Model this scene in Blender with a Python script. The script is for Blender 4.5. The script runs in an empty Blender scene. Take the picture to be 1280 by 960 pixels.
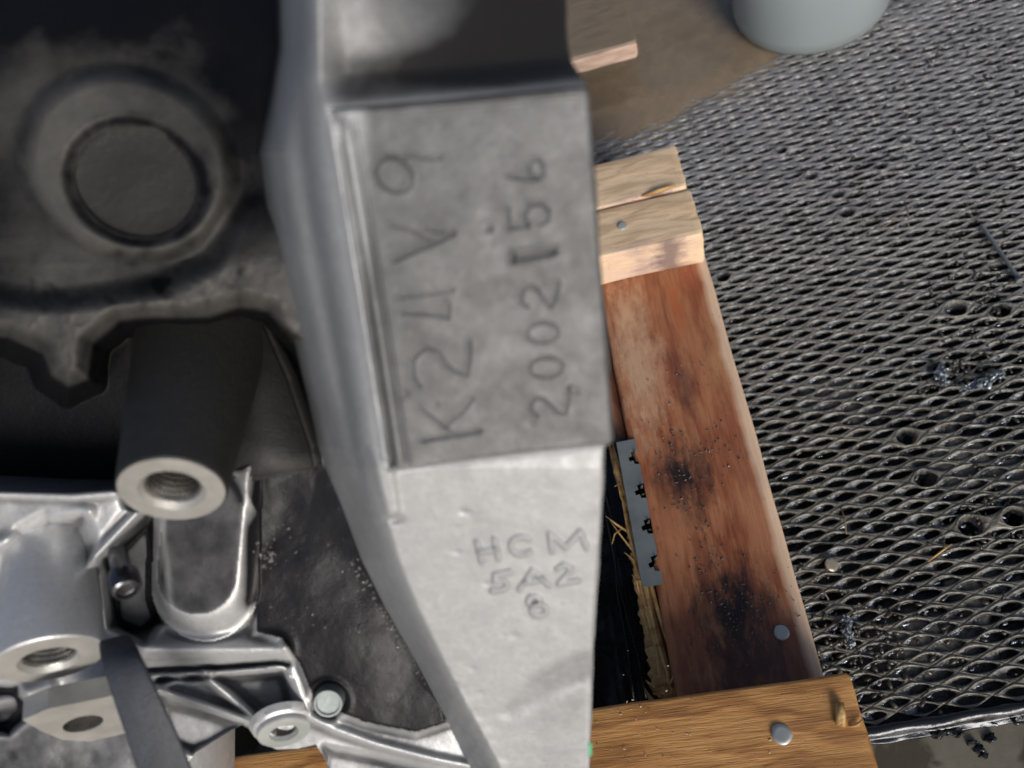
import bpy, bmesh, math, random
import numpy as np
from mathutils import Vector, Matrix, noise as mnoise
random.seed(4); rng = np.random.default_rng(4)

# ---------------------------------------------------------------- camera
F = 961.0                     # focal length in photo pixels (photo 1280 x 960)
H = 0.605                     # height of the phone above the metal floor, metres
pitch, roll, az = math.radians(58.42), math.radians(-28.52), math.radians(16.945)
_d = np.array([0, math.cos(pitch), -math.sin(pitch)])
_r0 = np.array([1.0, 0, 0]); _u0 = np.array([0, math.sin(pitch), math.cos(pitch)])
_r = math.cos(roll)*_r0 + math.sin(roll)*_u0
_u = -math.sin(roll)*_r0 + math.cos(roll)*_u0
_R = np.array([[math.cos(az), -math.sin(az), 0], [math.sin(az), math.cos(az), 0], [0, 0, 1]])
DV, RV, UV = _R@_d, _R@_r, _R@_u
CAM = np.array([0, 0, H])
scene = bpy.context.scene
cd = bpy.data.cameras.new('camera'); cam = bpy.data.objects.new('camera', cd)
scene.collection.objects.link(cam); scene.camera = cam
cd.sensor_width = 36; cd.lens = 36*F/1280; cd.clip_start = 0.005; cd.clip_end = 200
cam.matrix_world = Matrix([[RV[0], UV[0], -DV[0], 0], [RV[1], UV[1], -DV[1], 0], [RV[2], UV[2], -DV[2], H], [0, 0, 0, 1]])
cd.dof.use_dof = True; cd.dof.focus_distance = 0.47; cd.dof.aperture_fstop = 6.8

# ---------------------------------------------------------------- light
SUN_EL, SUN_AZ = math.radians(24), math.radians(166)     # low daylight from behind the photographer
w = bpy.data.worlds.new('World'); scene.world = w; w.use_nodes = True
nt = w.node_tree; bg = nt.nodes['Background']
sky = nt.nodes.new('ShaderNodeTexSky'); sky.sky_type = 'NISHITA'; sky.sun_disc = False
sky.sun_elevation = SUN_EL; sky.sun_rotation = SUN_AZ; sky.dust_density = 3.0; sky.air_density = 0.8; sky.ozone_density = 1.0
nt.links.new(sky.outputs[0], bg.inputs[0]); bg.inputs[1].default_value = 0.10
sd = bpy.data.lights.new('sun', 'SUN'); sun = bpy.data.objects.new('sun', sd); scene.collection.objects.link(sun)
sd.energy = 2.7; sd.angle = math.radians(26); sd.color = (1, 0.975, 0.94)
sdir = Vector((math.sin(SUN_AZ)*math.cos(SUN_EL), math.cos(SUN_AZ)*math.cos(SUN_EL), math.sin(SUN_EL)))
sun.rotation_euler = sdir.to_track_quat('Z', 'Y').to_euler(); sun.location = (0, -2, 2)
vs = scene.view_settings; vs.view_transform = 'Standard'; vs.look = 'None'; vs.exposure = 0.0; vs.gamma = 1.0; vs.use_curve_mapping = False

# ---------------------------------------------------------------- helpers
def ray(px, py, D):
    """point(s) at depth D along the lens axis, seen at photo pixel (px, py)"""
    px, py, D = np.broadcast_arrays(np.asarray(px, float), np.asarray(py, float), np.asarray(D, float))
    v = DV[None]+((px.ravel()-640)/F)[:, None]*RV[None]-((py.ravel()-480)/F)[:, None]*UV[None]
    return CAM[None]+v*D.ravel()[:, None]
def at(px, py, z):
    v = DV+RV*(px-640)/F-UV*(py-480)/F
    return Vector(CAM+v*(z-H)/v[2])
def EV(a, b, c):            # direction: a right, b up in picture, c towards the lens
    return Vector(RV*a+UV*b-DV*c).normalized()
def link(o, parent=None):
    scene.collection.objects.link(o)
    if parent is not None:
        o.parent = parent
    return o
def mesh_np(name, V, Q, mat, parent=None, smooth=True, attrs=None):
    V = np.asarray(V, np.float32); Q = np.asarray(Q, np.int32)
    me = bpy.data.meshes.new(name); me.vertices.add(len(V)); me.vertices.foreach_set('co', V.ravel())
    k = Q.shape[1]; me.loops.add(Q.size); me.loops.foreach_set('vertex_index', Q.ravel())
    me.polygons.add(len(Q)); me.polygons.foreach_set('loop_start', np.arange(len(Q), dtype=np.int32)*k)
    me.polygons.foreach_set('loop_total', np.full(len(Q), k, np.int32))
    me.update(calc_edges=True)
    if smooth: me.polygons.foreach_set('use_smooth', np.ones(len(Q), bool))
    if attrs:
        for n, a in attrs.items():
            at_ = me.attributes.new(n, 'FLOAT', 'POINT'); at_.data.foreach_set('value', np.asarray(a, np.float32).ravel())
    me.materials.append(mat); me.validate()
    return link(bpy.data.objects.new(name, me), parent)
def bm_obj(name, bm, mat, parent=None, smooth=False):
    me = bpy.data.meshes.new(name); bm.to_mesh(me); bm.free()
    if smooth:
        for p in me.polygons: p.use_smooth = True
    me.materials.append(mat)
    return link(bpy.data.objects.new(name, me), parent)
def empty(name, loc, label, cat, group=None, rz=0):
    o = bpy.data.objects.new(name, None); link(o); o.location = loc; o.rotation_euler = (0, 0, rz)
    o.empty_display_size = 0.02
    o['label'] = label; o['category'] = cat
    if group: o['group'] = group
    bpy.context.view_layer.update()
    return o
def tag(o, label, cat, group=None, kind=None):
    o['label'] = label; o['category'] = cat
    if group: o['group'] = group
    if kind: o['kind'] = kind
    return o
def setparent(o, p):
    o.parent = p; o.matrix_parent_inverse = p.matrix_world.inverted()
def frame(axis, up=Vector((0.1, 0.2, 1))):
    z = Vector(axis).normalized(); x = up.cross(z)
    if x.length < 1e-3: x = Vector((1, 0, 0)).cross(z)
    x.normalize(); y = z.cross(x)
    return x, y, z
def lathe(name, prof, centre, axis, mat, parent=None, seg=64, wob=0.0, smooth=True, helix=0.0, ecc=1.0, sharp=35):
    """prof: list of (radius, height along axis)"""
    x, y, z = frame(axis); c = Vector(centre); V = []; Q = []
    for j, (rr, hh) in enumerate(prof):
        for i in range(seg):
            a = 2*math.pi*i/seg
            k = 1+wob*math.sin(3*a+1.3+j*.2)+wob*.6*math.sin(5*a+j)
            V.append(c+x*math.cos(a)*rr*k+y*math.sin(a)*rr*k*ecc+z*hh)
    for j in range(len(prof)-1):
        for i in range(seg):
            Q.append((j*seg+i, j*seg+(i+1) % seg, (j+1)*seg+(i+1) % seg, (j+1)*seg+i))
    o = mesh_np(name, [tuple(v) for v in V], Q, mat, parent, smooth)
    if smooth:
        try: o.data.set_sharp_from_angle(angle=math.radians(sharp))
        except Exception: pass
    return o
def tube(name, pts, rads, mat, parent=None, seg=10, cap=True):
    V = []; Q = []; pts = [Vector(p) for p in pts]
    up = Vector((0.3, 0.5, 0.81))
    for k, p in enumerate(pts):
        t = (pts[min(k+1, len(pts)-1)]-pts[max(k-1, 0)]).normalized()
        x = up.cross(t).normalized(); y = t.cross(x)
        for i in range(seg):
            a = 2*math.pi*i/seg; V.append(p+(x*math.cos(a)+y*math.sin(a))*rads[k])
    for k in range(len(pts)-1):
        for i in range(seg): Q.append((k*seg+i, k*seg+(i+1) % seg, (k+1)*seg+(i+1) % seg, (k+1)*seg+i))
    V.append(pts[0]); V.append(pts[-1]); n = len(V)
    if cap:
        for i in range(seg):
            Q.append((n-2, n-2, (i+1) % seg, i)); b = (len(pts)-1)*seg; Q.append((n-1, n-1, b+i, b+(i+1) % seg))
    bm = bmesh.new(); vv = [bm.verts.new(v) for v in V]
    for q in Q:
        u_ = []
        for i in q:
            if vv[i] not in u_: u_.append(vv[i])
        try: bm.faces.new(u_)
        except ValueError: pass
    return bm_obj(name, bm, mat, parent, True)

# --- value noise for numpy fields
def vnoise(x, y, seed=0):
    g = np.random.default_rng(seed).random((256, 256))
    xi = np.floor(x).astype(int); yi = np.floor(y).astype(int); fx = x-xi; fy = y-yi
    fx = fx*fx*(3-2*fx); fy = fy*fy*(3-2*fy)
    a = g[xi % 256, yi % 256]; b = g[(xi+1) % 256, yi % 256]; c = g[xi % 256, (yi+1) % 256]; e = g[(xi+1) % 256, (yi+1) % 256]
    return (a*(1-fx)+b*fx)*(1-fy)+(c*(1-fx)+e*fx)*fy
def fbm(x, y, s, seed=0, o=4):
    t = 0; a = .5
    for k in range(o):
        t = t+a*(vnoise(x/s, y/s, seed+k)-.5); s = s*.5; a *= .55
    return t*2
def sstep(a, b, x):
    t = np.clip((x-a)/(b-a), 0, 1); return t*t*(3-2*t)
def sdpoly(X, Y, poly):
    """signed distance to polygon, negative inside"""
    P = np.array(poly, float); n = len(P); d2 = np.full(X.shape, 1e18); ins = np.zeros(X.shape, bool)
    for i in range(n):
        ax, ay = P[i]; bx, by = P[(i+1) % n]; ex, ey = bx-ax, by-ay
        t = np.clip(((X-ax)*ex+(Y-ay)*ey)/(ex*ex+ey*ey+1e-9), 0, 1)
        d2 = np.minimum(d2, (X-ax-t*ex)**2+(Y-ay-t*ey)**2)
        c = ((ay > Y) != (by > Y)) & (X < (bx-ax)*(Y-ay)/(by-ay+1e-12)+ax); ins ^= c
    d_ = np.sqrt(d2); return np.where(ins, -d_, d_)
def sdline(X, Y, pts):
    d2 = np.full(X.shape, 1e18)
    for (ax, ay), (bx, by) in zip(pts[:-1], pts[1:]):
        ex, ey = bx-ax, by-ay
        t = np.clip(((X-ax)*ex+(Y-ay)*ey)/(ex*ex+ey*ey+1e-9), 0, 1)
        d2 = np.minimum(d2, (X-ax-t*ex)**2+(Y-ay-t*ey)**2)
    return np.sqrt(d2)
def convex(h, k=5):
    b = h.astype(float)
    for ax in (0, 1):
        p = np.pad(b, [(k, k) if a == ax else (0, 0) for a in (0, 1)], mode='edge'); c = np.cumsum(p, axis=ax)
        c = np.concatenate([np.zeros_like(np.take(c, [0], ax)), c], ax); n = 2*k+1
        b = (np.take(c, range(n, c.shape[ax]), ax)-np.take(c, range(0, c.shape[ax]-n), ax))/n
    return h-b
def inside(X, Y, poly, wd, off=0):       # soft mask, 1 inside
    return 1-sstep(-wd, wd, sdpoly(X, Y, poly)-off)
def grid_quads(nr, nc, off=0):
    i = np.arange(nr*nc).reshape(nr, nc)
    return np.stack([i[:-1, :-1], i[1:, :-1], i[1:, 1:], i[:-1, 1:]], -1).reshape(-1, 4)+off
def relief(name, PX, PY, D, mat, parent, attrs=None, back=0.05, keep=None):
    """a cast surface: rows x columns of points at real depth D, with solid side walls and real thickness"""
    nr, nc = PX.shape; V = ray(PX, PY, D); Q = grid_quads(nr, nc)
    if keep is not None: Q = Q[keep.ravel()]
    E = np.concatenate([Q[:, [0, 1]], Q[:, [1, 2]], Q[:, [2, 3]], Q[:, [3, 0]]]); key = np.sort(E, 1); key = key[:, 0].astype(np.int64)*len(V)+key[:, 1]
    u_, inv, cnt = np.unique(key, return_inverse=True, return_counts=True); B = E[cnt[inv] == 1]
    bv = np.unique(B); mp = np.full(len(V), -1); mp[bv] = len(V)+np.arange(len(bv))
    S = np.stack([B[:, 1], B[:, 0], mp[B[:, 0]], mp[B[:, 1]]], 1)
    V = np.concatenate([V, V[bv]+DV[None]*back]); Q = np.concatenate([Q, S])
    at_ = {n: np.concatenate([np.asarray(a).ravel(), np.asarray(a).ravel()[bv]]) for n, a in (attrs or {}).items()}
    used = np.unique(Q); m2 = np.full(len(V), -1); m2[used] = np.arange(len(used))
    return mesh_np(name, V[used], m2[Q], mat, parent, True, {n: a[used] for n, a in at_.items()})

# ---------------------------------------------------------------- materials
class NT:
    def __init__(s, name):
        s.m = bpy.data.materials.new(name); s.m.use_nodes = True; s.t = s.m.node_tree; s.p = s.t.nodes['Principled BSDF']
    def n(s, ty, **kw):
        o = s.t.nodes.new('ShaderNode'+ty)
        for k, v in kw.items():
            if k.startswith('i_'):
                key = k[2:]; key = int(key) if key.isdigit() else key.replace('_', ' ')
                o.inputs[key].default_value = v
            else: setattr(o, k, v)
        return o
    def l(s, a, b): s.t.links.new(a, b)
    def coord(s, scale=(1, 1, 1), kind='Object'):
        c = s.n('TexCoord'); m = s.n('Mapping'); m.inputs['Scale'].default_value = scale; s.l(c.outputs[kind], m.inputs[0]); return m.outputs[0]
    def noise(s, vec, scale, detail=4, rough=.55, dist=0):
        o = s.n('TexNoise'); o.inputs['Scale'].default_value = scale; o.inputs['Detail'].default_value = detail
        o.inputs['Roughness'].default_value = rough; o.inputs['Distortion'].default_value = dist; s.l(vec, o.inputs['Vector']); return o.outputs[0]
    def ramp(s, fac, stops):
        o = s.n('ValToRGB'); e = o.color_ramp.elements
        while len(e) < len(stops): e.new(.5)
        for q, (p, c) in zip(e, stops):
            q.position = p; q.color = (*c, 1) if len(c) == 3 else c
        s.l(fac, o.inputs[0]); return o.outputs[0]
    def r1(s, fac, a, b, lo=0.0, hi=1.0):
        o = s.n('MapRange'); o.inputs[1].default_value = a; o.inputs[2].default_value = b; o.inputs[3].default_value = lo; o.inputs[4].default_value = hi
        s.l(fac, o.inputs[0]); return o.outputs[0]
    def mix(s, fac, a, b, mode='MIX'):
        o = s.n('Mix', data_type='RGBA', blend_type=mode)
        for sock, v in ((o.inputs[0], fac), (o.inputs[6], a), (o.inputs[7], b)):
            if isinstance(v, (int, float)): sock.default_value = v
            elif isinstance(v, tuple): sock.default_value = (*v, 1)
            else: s.l(v, sock)
        return o.outputs[2]
    def math(s, op, a, b=0.0):
        o = s.n('Math', operation=op)
        for i, v in enumerate((a, b)):
            if isinstance(v, (int, float)): o.inputs[i].default_value = v
            else: s.l(v, o.inputs[i])
        return o.outputs[0]
    def bump(s, h, strength, dist=.001, nrm=None):
        o = s.n('Bump'); o.inputs['Strength'].default_value = strength; o.inputs['Distance'].default_value = dist
        s.l(h, o.inputs['Height'])
        if nrm is not None: s.l(nrm, o.inputs['Normal'])
        return o.outputs[0]
    def set(s, col=None, rough=None, metal=None, nrm=None, **kw):
        for k, v in (('Base Color', col), ('Roughness', rough), ('Metallic', metal), ('Normal', nrm)):
            if v is None: continue
            if isinstance(v, tuple): s.p.inputs[k].default_value = (*v, 1)
            elif isinstance(v, (int, float)): s.p.inputs[k].default_value = v
            else: s.l(v, s.p.inputs[k])
        for k, v in kw.items(): s.p.inputs[k.replace('_', ' ')].default_value = v
        return s.m

def mat_cast(name, clean=(.50, .51, .51), dirt=(.035, .033, .03), rough=(.38, .6), metal=.75, bump=.5, gscale=1.0, patch=.0):
    M = NT(name); v = M.coord()
    g = M.n('Attribute', attribute_name='grime_shade').outputs['Fac']  # mask holds real grime and also shade painted into the colour
    big = M.noise(v, 45, 6, .65); fine = M.noise(v, 420, 5, .7); mid = M.noise(v, 130, 4, .6)
    f = M.math('ADD', g, M.math('MULTIPLY', M.math('SUBTRACT', big, .5), .9*gscale))
    f = M.math('ADD', f, M.math('MULTIPLY', M.math('SUBTRACT', mid, .5), .55*gscale))
    f = M.r1(f, .05, .95)
    base = M.mix(M.r1(fine, .3, .7), tuple(c*.86 for c in clean), tuple(min(1, c*1.12) for c in clean))
    base = M.mix(M.r1(mid, .35, .7), base, tuple(c*.9 for c in clean))
    col = M.mix(f, base, dirt)
    pits = M.n('TexVoronoi'); pits.inputs['Scale'].default_value = 300; M.l(v, pits.inputs['Vector'])
    pit = M.r1(pits.outputs['Distance'], .0, .16); pitm = M.math('MAXIMUM', pit, M.r1(M.noise(v, 160, 2), .50, .44))
    col = M.mix(M.math('MULTIPLY', M.math('SUBTRACT', 1.0, pitm), .5), col, tuple(c*.5 for c in dirt))
    r_ = M.math('ADD', M.r1(mid, .3, .7, rough[0], rough[1]), M.math('MULTIPLY', f, -.12))
    me = M.math('MULTIPLY', M.math('SUBTRACT', 1.0, M.math('MULTIPLY', f, .75)), metal)
    grain = M.noise(v, 1100, 3, .7); h = M.math('ADD', M.math('MULTIPLY', M.math('ADD', fine, M.math('MULTIPLY', grain, .7)), .6), M.math('ADD', M.math('MULTIPLY', mid, .6), M.math('MULTIPLY', pitm, .25)))
    M.l(M.math('SUBTRACT', .5, M.math('MULTIPLY', f, .36)), M.p.inputs['Specular IOR Level'])
    return M.set(col, r_, me, M.bump(h, bump, .0009))
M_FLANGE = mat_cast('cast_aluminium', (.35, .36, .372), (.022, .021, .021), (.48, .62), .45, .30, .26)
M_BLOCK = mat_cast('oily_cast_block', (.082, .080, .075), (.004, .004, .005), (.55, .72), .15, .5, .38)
M_LOWER = mat_cast('lower_casting_metal', (.53, .54, .55), (.012, .012, .014), (.36, .52), .5, .28, .22)
M_BOSS = mat_cast('boss_metal', (.022, .022, .022), (.006, .006, .006), (.5, .65), .2, .6)

def mat_mach(name, c=(.5, .5, .48), rough=.38, metal=.8, rings=0):
    M = NT(name); v = M.coord(); n1 = M.noise(v, 350, 5, .65); n2 = M.noise(v, 60, 3)
    col = M.mix(M.r1(n2, .35, .7), c, tuple(k*.75 for k in c))
    return M.set(col, M.r1(n1, .3, .7, rough-.08, rough+.1), metal, M.bump(n1, .25, .0005))
M_MACH = mat_mach('machined_face', (.43, .425, .405), .45, .5)
M_THREAD = mat_mach('thread_steel', (.27, .26, .24), .28, .75)
M_STEEL = mat_mach('zinc_steel', (.46, .49, .47), .4, .45)
M_DULLSTEEL = mat_mach('galvanised_steel', (.25, .28, .28), .5, .5)
M_OILSTEEL = mat_mach('oily_bolt_steel', (.13, .13, .14), .2, .85)

def mat_wood(name, pale, mid, dark, ringscale=1.0, stains=(), redness=0, rough=.55, pale_edge=None, bumps=.5, knots=()):
    M = NT(name); c = M.n('TexCoord').outputs['Object']
    st = M.n('Mapping'); st.inputs['Scale'].default_value = (0.45, 9.0, 9.0); M.l(c, st.inputs[0]); v = st.outputs[0]
    warp = M.n('Mapping'); warp.inputs['Scale'].default_value = (1.6, 6, 6); M.l(c, warp.inputs[0])
    wn = M.noise(warp.outputs[0], 7, 3, .5)
    sep = M.n('SeparateXYZ'); M.l(c, sep.inputs[0])
    yy = M.math('ADD', M.math('MULTIPLY', sep.outputs[1], 34*ringscale), M.math('MULTIPLY', sep.outputs[2], 21*ringscale))
    rings = M.math('ADD', yy, M.math('MULTIPLY', wn, 4.2))
    rg = M.math('SINE', M.math('MULTIPLY', rings, 6.283))
    rg = M.math('ADD', M.math('MULTIPLY', rg, .5), .5); rg = M.math('POWER', rg, 1.7)
    fib = M.noise(v, 60, 6, .7); fib2 = M.noise(v, 220, 3, .6); blot = M.noise(c, 22, 4, .6)
    f = M.math('ADD', M.math('MULTIPLY', rg, .50), M.math('MULTIPLY', M.r1(fib, .28, .72), .5))
    col = M.ramp(f, [(0.05, pale), (.5, mid), (.98, dark)])
    col = M.mix(M.r1(blot, .4, .75, 0, .5), col, mid)
    col = M.mix(M.r1(fib2, .55, .75, 0, .45), col, tuple(k*.6 for k in dark))
    rgh = rough
    sm_ = M.n('Mapping'); sm_.inputs['Scale'].default_value = (1, 2.6, 2.6); M.l(c, sm_.inputs[0]); stn = M.noise(sm_.outputs[0], 42, 7, .74)
    stf = None
    for (sx, sy, sr, ssx, k, sc) in stains:        # along, y, radius, stretch along x, strength, colour
        off = M.n('Mapping'); off.inputs['Location'].default_value = (-sx/ssx, -sy, 0); off.inputs['Scale'].default_value = (1/ssx, 1, 0.0); M.l(c, off.inputs[0])
        ln = M.n('VectorMath', operation='LENGTH'); M.l(off.outputs[0], ln.inputs[0])
        e = M.math('ADD', M.math('DIVIDE', ln.outputs['Value'], sr), M.math('MULTIPLY', M.math('SUBTRACT', stn, .5), 3.0))
        fac = M.r1(e, 1.15, .2, 0, k)
        col = M.mix(fac, col, sc)
    if pale_edge is not None:                           # pale strip along the arris: (axis value y0, y1, colour)
        y0, y1, wc = pale_edge
        e = M.math('ADD', sep.outputs[1], M.math('MULTIPLY', M.math('SUBTRACT', M.noise(c, 40, 3), .5), .006))
        col = M.mix(M.r1(e, y0, y1, 0, .85), col, wc)
    speck = M.n('TexVoronoi'); speck.inputs['Scale'].default_value = 260; M.l(c, speck.inputs['Vector'])
    sp = M.math('MULTIPLY', M.r1(speck.outputs['Distance'], .17, .1), M.r1(M.noise(c, 50, 2), .5, .6))
    col = M.mix(M.math('MULTIPLY', sp, .55), col, tuple(k*.35 for k in dark))
    h = M.math('ADD', M.math('MULTIPLY', rg, .5), M.math('ADD', M.math('MULTIPLY', fib, 1.2), M.math('MULTIPLY', fib2, .5)))
    return M.set(col, M.r1(blot, .3, .7, rgh-.1, rgh+.12), 0.0, M.bump(h, bumps, .0012))
OIL = (.014, .011, .012)
def SP(px, py, r_, sx, k, c, z=.075, y0=-.06, xc=.02125):
    v = at(px, py, z); c_, s_ = math.cos(math.radians(2.2)), math.sin(math.radians(2.2))
    xp, yp = c_*v.x-s_*v.y, s_*v.x+c_*v.y
    return (yp-y0, -(xp-xc), r_, sx, k, c)
M_PLANK = mat_wood('oily_red_wood', (.45, .205, .10), (.33, .122, .056), (.19, .055, .026), .38,
    stains=[SP(850, 600, .024, 1.3, .95, OIL), SP(918, 765, .027, 1.5, .97, OIL), SP(925, 845, .030, 1.1, .85, (.05, .018, .012)), SP(855, 480, .009, 3.5, .6, (.06, .03, .03)), SP(925, 470, .006, 5, .6, OIL), SP(985, 830, .022, 1.5, .6, (.09, .04, .035)),
            SP(795, 440, .019, 4, .85, (.58, .38, .24)), SP(860, 350, .012, 1.5, .8, (.30, .07, .03)), SP(870, 560, .006, 6, .4, (.10, .035, .025)), SP(835, 665, .014, 2.5, .5, (.50, .23, .11)), SP(845, 380, .006, 5, .7, (.42, .12, .04)), SP(895, 450, .010, 3.5, .6, (.50, .27, .13)), SP(945, 640, .010, 4, .4, (.42, .2, .11))],
    rough=.34, pale_edge=(-.0350, -.0400, (.74, .54, .38)), bumps=.3)
M_FRONTW = mat_wood('golden_brown_wood', (.56, .30, .10), (.42, .195, .055), (.19, .075, .02), .75, stains=[(.30, .02, .03, 2, .3, (.1, .04, .015))], rough=.5)
M_PALEW = mat_wood('pale_dry_wood', (.80, .61, .41), (.72, .53, .34), (.52, .34, .19), .6, rough=.65,
    stains=[(.49, -.029, .011, 5, .8, (.62, .46, .41)), (.507, -.024, .0035, 4.0, .75, (.10, .07, .075)), (.485, -.026, .004, 3.0, .5, (.16, .11, .12)), (.455, .02, .006, 6.0, .4, (.36, .2, .09))])
M_PINKW = mat_wood('pinkish_dry_wood', (.58, .44, .37), (.5, .36, .29), (.3, .2, .16), .6, rough=.7)
M_SPLINT = mat_wood('raw_splinter_wood', (.68, .47, .2), (.5, .3, .11), (.22, .11, .04), 1.5, rough=.6)
M_DARKW = mat_wood('shaded_stained_wood', (.16, .075, .035), (.11, .045, .02), (.05, .02, .01), .8, rough=.5)

# --- grate metals
def mat_grate():
    M = NT('oily_expanded_metal'); v = M.coord(); a = M.noise(v, 28, 5, .6); b = M.noise(v, 260, 5, .65); e = M.noise(v, 9, 3)
    col = M.mix(M.r1(a, .35, .65), (.205, .18, .13), (.10, .088, .066))
    col = M.mix(M.r1(b, .35, .75), col, (.25, .24, .205))
    sep = M.n('SeparateXYZ'); M.l(v, sep.inputs[0])
    g = M.r1(sep.outputs[1], .22, .5)            # drier, greyer metal further back
    col = M.mix(g, col, M.mix(M.r1(a, .3, .7), (.27, .27, .275), (.16, .16, .165)))
    w_ = M.n('Attribute', attribute_name='oil').outputs['Fac']
    col = M.mix(w_, col, M.mix(M.r1(M.noise(v, 170, 3, .6), .46, .58), (.014, .015, .017), (.30, .32, .35)))  # opening walls painted near black for shade, pale patches as glints
    rg_ = M.math('SUBTRACT', M.r1(a, .35, .7, .45, .62), M.math('MULTIPLY', w_, .37))
    return M.set(col, rg_, M.math('MAXIMUM', M.r1(e, .4, .6, .1, .35), M.math('MULTIPLY', w_, .85)), M.bump(M.math('ADD', b, M.math('MULTIPLY', a, .6)), 1.0, .0022), Coat_Weight=.5, Coat_Roughness=.14)
M_GRATE = mat_grate()
def mat_sludge():
    M = NT('oil_sludge'); v = M.coord(); a = M.noise(v, 60, 6, .6); b = M.noise(v, 300, 4, .6)
    col = M.mix(M.r1(a, .45, .7), (.010, .009, .008), (.05, .043, .03))
    sp_ = M.n('SeparateXYZ'); M.l(M.n('TexCoord').outputs['Object'], sp_.inputs[0])
    col = M.mix(M.r1(sp_.outputs[2], -.007, -.002), col, M.mix(M.r1(b, .35, .7), (.05, .046, .038), (.13, .12, .10)))
    return M.set(col, M.r1(a, .4, .7, .10, .35), 0.0, M.bump(M.math('ADD', a, M.math('MULTIPLY', b, .4)), .9, .0025))
M_SLUDGE = mat_sludge()
def mat_ground():
    M = NT('wet_stained_concrete'); v = M.coord(); a = M.noise(v, 14, 5, .55, .6); b = M.noise(v, 120, 5, .7)
    col = M.mix(M.r1(b, .3, .7), (.135, .122, .09), (.17, .155, .12))
    col = M.mix(M.r1(a, .52, .56, 0, .8), col, (.055, .045, .03))
    return M.set(col, M.r1(a, .5, .58, .5, .2), 0.0, M.bump(b, .3, .0008))
M_GROUND = mat_ground()
def mat_mud():
    M = NT('brown_muddy_water'); v = M.coord(); a = M.noise(v, 12, 5, .55, .5); b = M.noise(v, 90, 5, .7)
    col = M.mix(M.r1(b, .3, .7), (.20, .155, .105), (.25, .195, .135))
    col = M.mix(M.r1(a, .5, .7, 0, .6), col, (.13, .1, .068))
    return M.set(col, M.r1(a, .35, .6, .42, .14), 0.0, M.bump(M.math('ADD', a, M.math('MULTIPLY', b, .12)), .5, .003))
M_MUD = mat_mud()
def mat_simple(name, col, rough, metal=0.0, bs=200, bump=.3, **kw):
    M = NT(name); v = M.coord(); n = M.noise(v, bs, 5, .6); m2 = M.noise(v, bs*.2, 3)
    c = M.mix(M.r1(m2, .35, .7), tuple(k*.8 for k in col), tuple(min(1, k*1.15) for k in col))
    return M.set(c, M.r1(n, .3, .7, max(0, rough-.08), rough+.08), metal, M.bump(n, bump, .0006), **kw)
M_STRAP = mat_simple('dark_blue_grey_webbing', (.035, .040, .052), .6, 0, 700, .8)
M_BLACK = mat_simple('glossy_black_plastic', (.008, .007, .006), .28)
M_TRANS = mat_simple('cloudy_blue_plastic', (.36, .42, .44), .18, 0, 14, .6, Transmission_Weight=.3)
M_FOIL = mat_simple('crumpled_clear_film', (.35, .39, .43), .12, .3, 90, .6)
M_TWIG = mat_simple('dry_twig', (.16, .12, .08), .7)
M_GREEN = mat_simple('green_tape', (.03, .35, .18), .5)
M_CRUMB = mat_simple('sawdust', (.55, .42, .28), .8)
M_GRIT = mat_simple('wet_grit', (.13, .125, .12), .2)

# ================================================================ SETTING
# ground: stained concrete under and around the metal floor
def sheet(name, x0, x1, y0, y1, zf, mat, nx, ny, kind='structure'):
    X, Y = np.meshgrid(np.linspace(x0, x1, nx), np.linspace(y0, y1, ny)); Z = zf(X, Y)
    V = np.stack([X, Y, Z], -1).reshape(-1, 3)
    i = np.arange(nx*ny).reshape(ny, nx); Q = np.stack([i[:-1, :-1], i[:-1, 1:], i[1:, 1:], i[1:, :-1]], -1).reshape(-1, 4)
    o = mesh_np(name, V, Q, mat); o['kind'] = kind
    return o
GY0, GY1 = 0.030, 0.70                      # near and far edge of the metal floor
sheet('ground', -6, 6, -5, 8, lambda x, y: -0.030+0*x, M_GROUND, 12, 14)
sheet('concrete_floor', -1.2, 1.4, -.8, GY0-.004, lambda x, y: -0.008+.0012*fbm(x*1000, y*1000, 60, 5), M_GROUND, 260, 90)
LW, SW = 0.0305, 0.0117
def in_ground(px, py): v = at(px, py, 0); return (v.x, v.y)
BIG = [in_ground(*p) for p in [(1150, 540), (1130, 600), (1202, 388), (1020, 218), (1042, 245), (1062, 266), (907, 350), (1110, 205), (972, 190), (1205, 655), (1255, 650), (1262, 390), (1120, 180)]]
BIGR = [.0078, .0078, .0088, .0062, .006, .0066, .0060, .0045, .005, .0085, .0080, .007, .0055]
def sludge_z(x, y):
    n = fbm(x*1000, y*1000, 55, 21, 5); m = fbm(x*1000, y*1000, 14, 31, 3)
    fill = sstep(.05, .55, n)
    near = np.exp(-(((x-.150)/.045)**2+((y-.075)/.032)**2))    # gummed-up patch by the front corner
    z = -0.0105+0.0083*np.clip(fill*1.05+near*1.3, 0, 1.13)+.0012*m
    for (hx, hy), hr in zip(BIG, BIGR): z = np.minimum(z, -.020+.016*sstep(hr*.9, hr*2.6, np.hypot(x-hx, y-hy))+.012*sstep(hr*2, hr*4, np.hypot(x-hx, y-hy)))
    return z
sheet('oil_sludge', -.3, .85, GY0-.003, GY1+.01, sludge_z, M_SLUDGE, 560, 330)
def mud_z(x, y):
    n = fbm(x*1000, y*1000, 70, 41, 4); m = fbm(x*1000, y*1000, 11, 43, 2)
    edge = y+.028*n-.61-.30*sstep(.2, .36, x)*0 - .10*sstep(.16, .30, x)
    return -.0095+.0125*sstep(-.10, .06, edge)+.0007*m
sheet('muddy_water', -.9, 1.6, .50, 2.4, mud_z, M_MUD, 420, 300)

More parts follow.
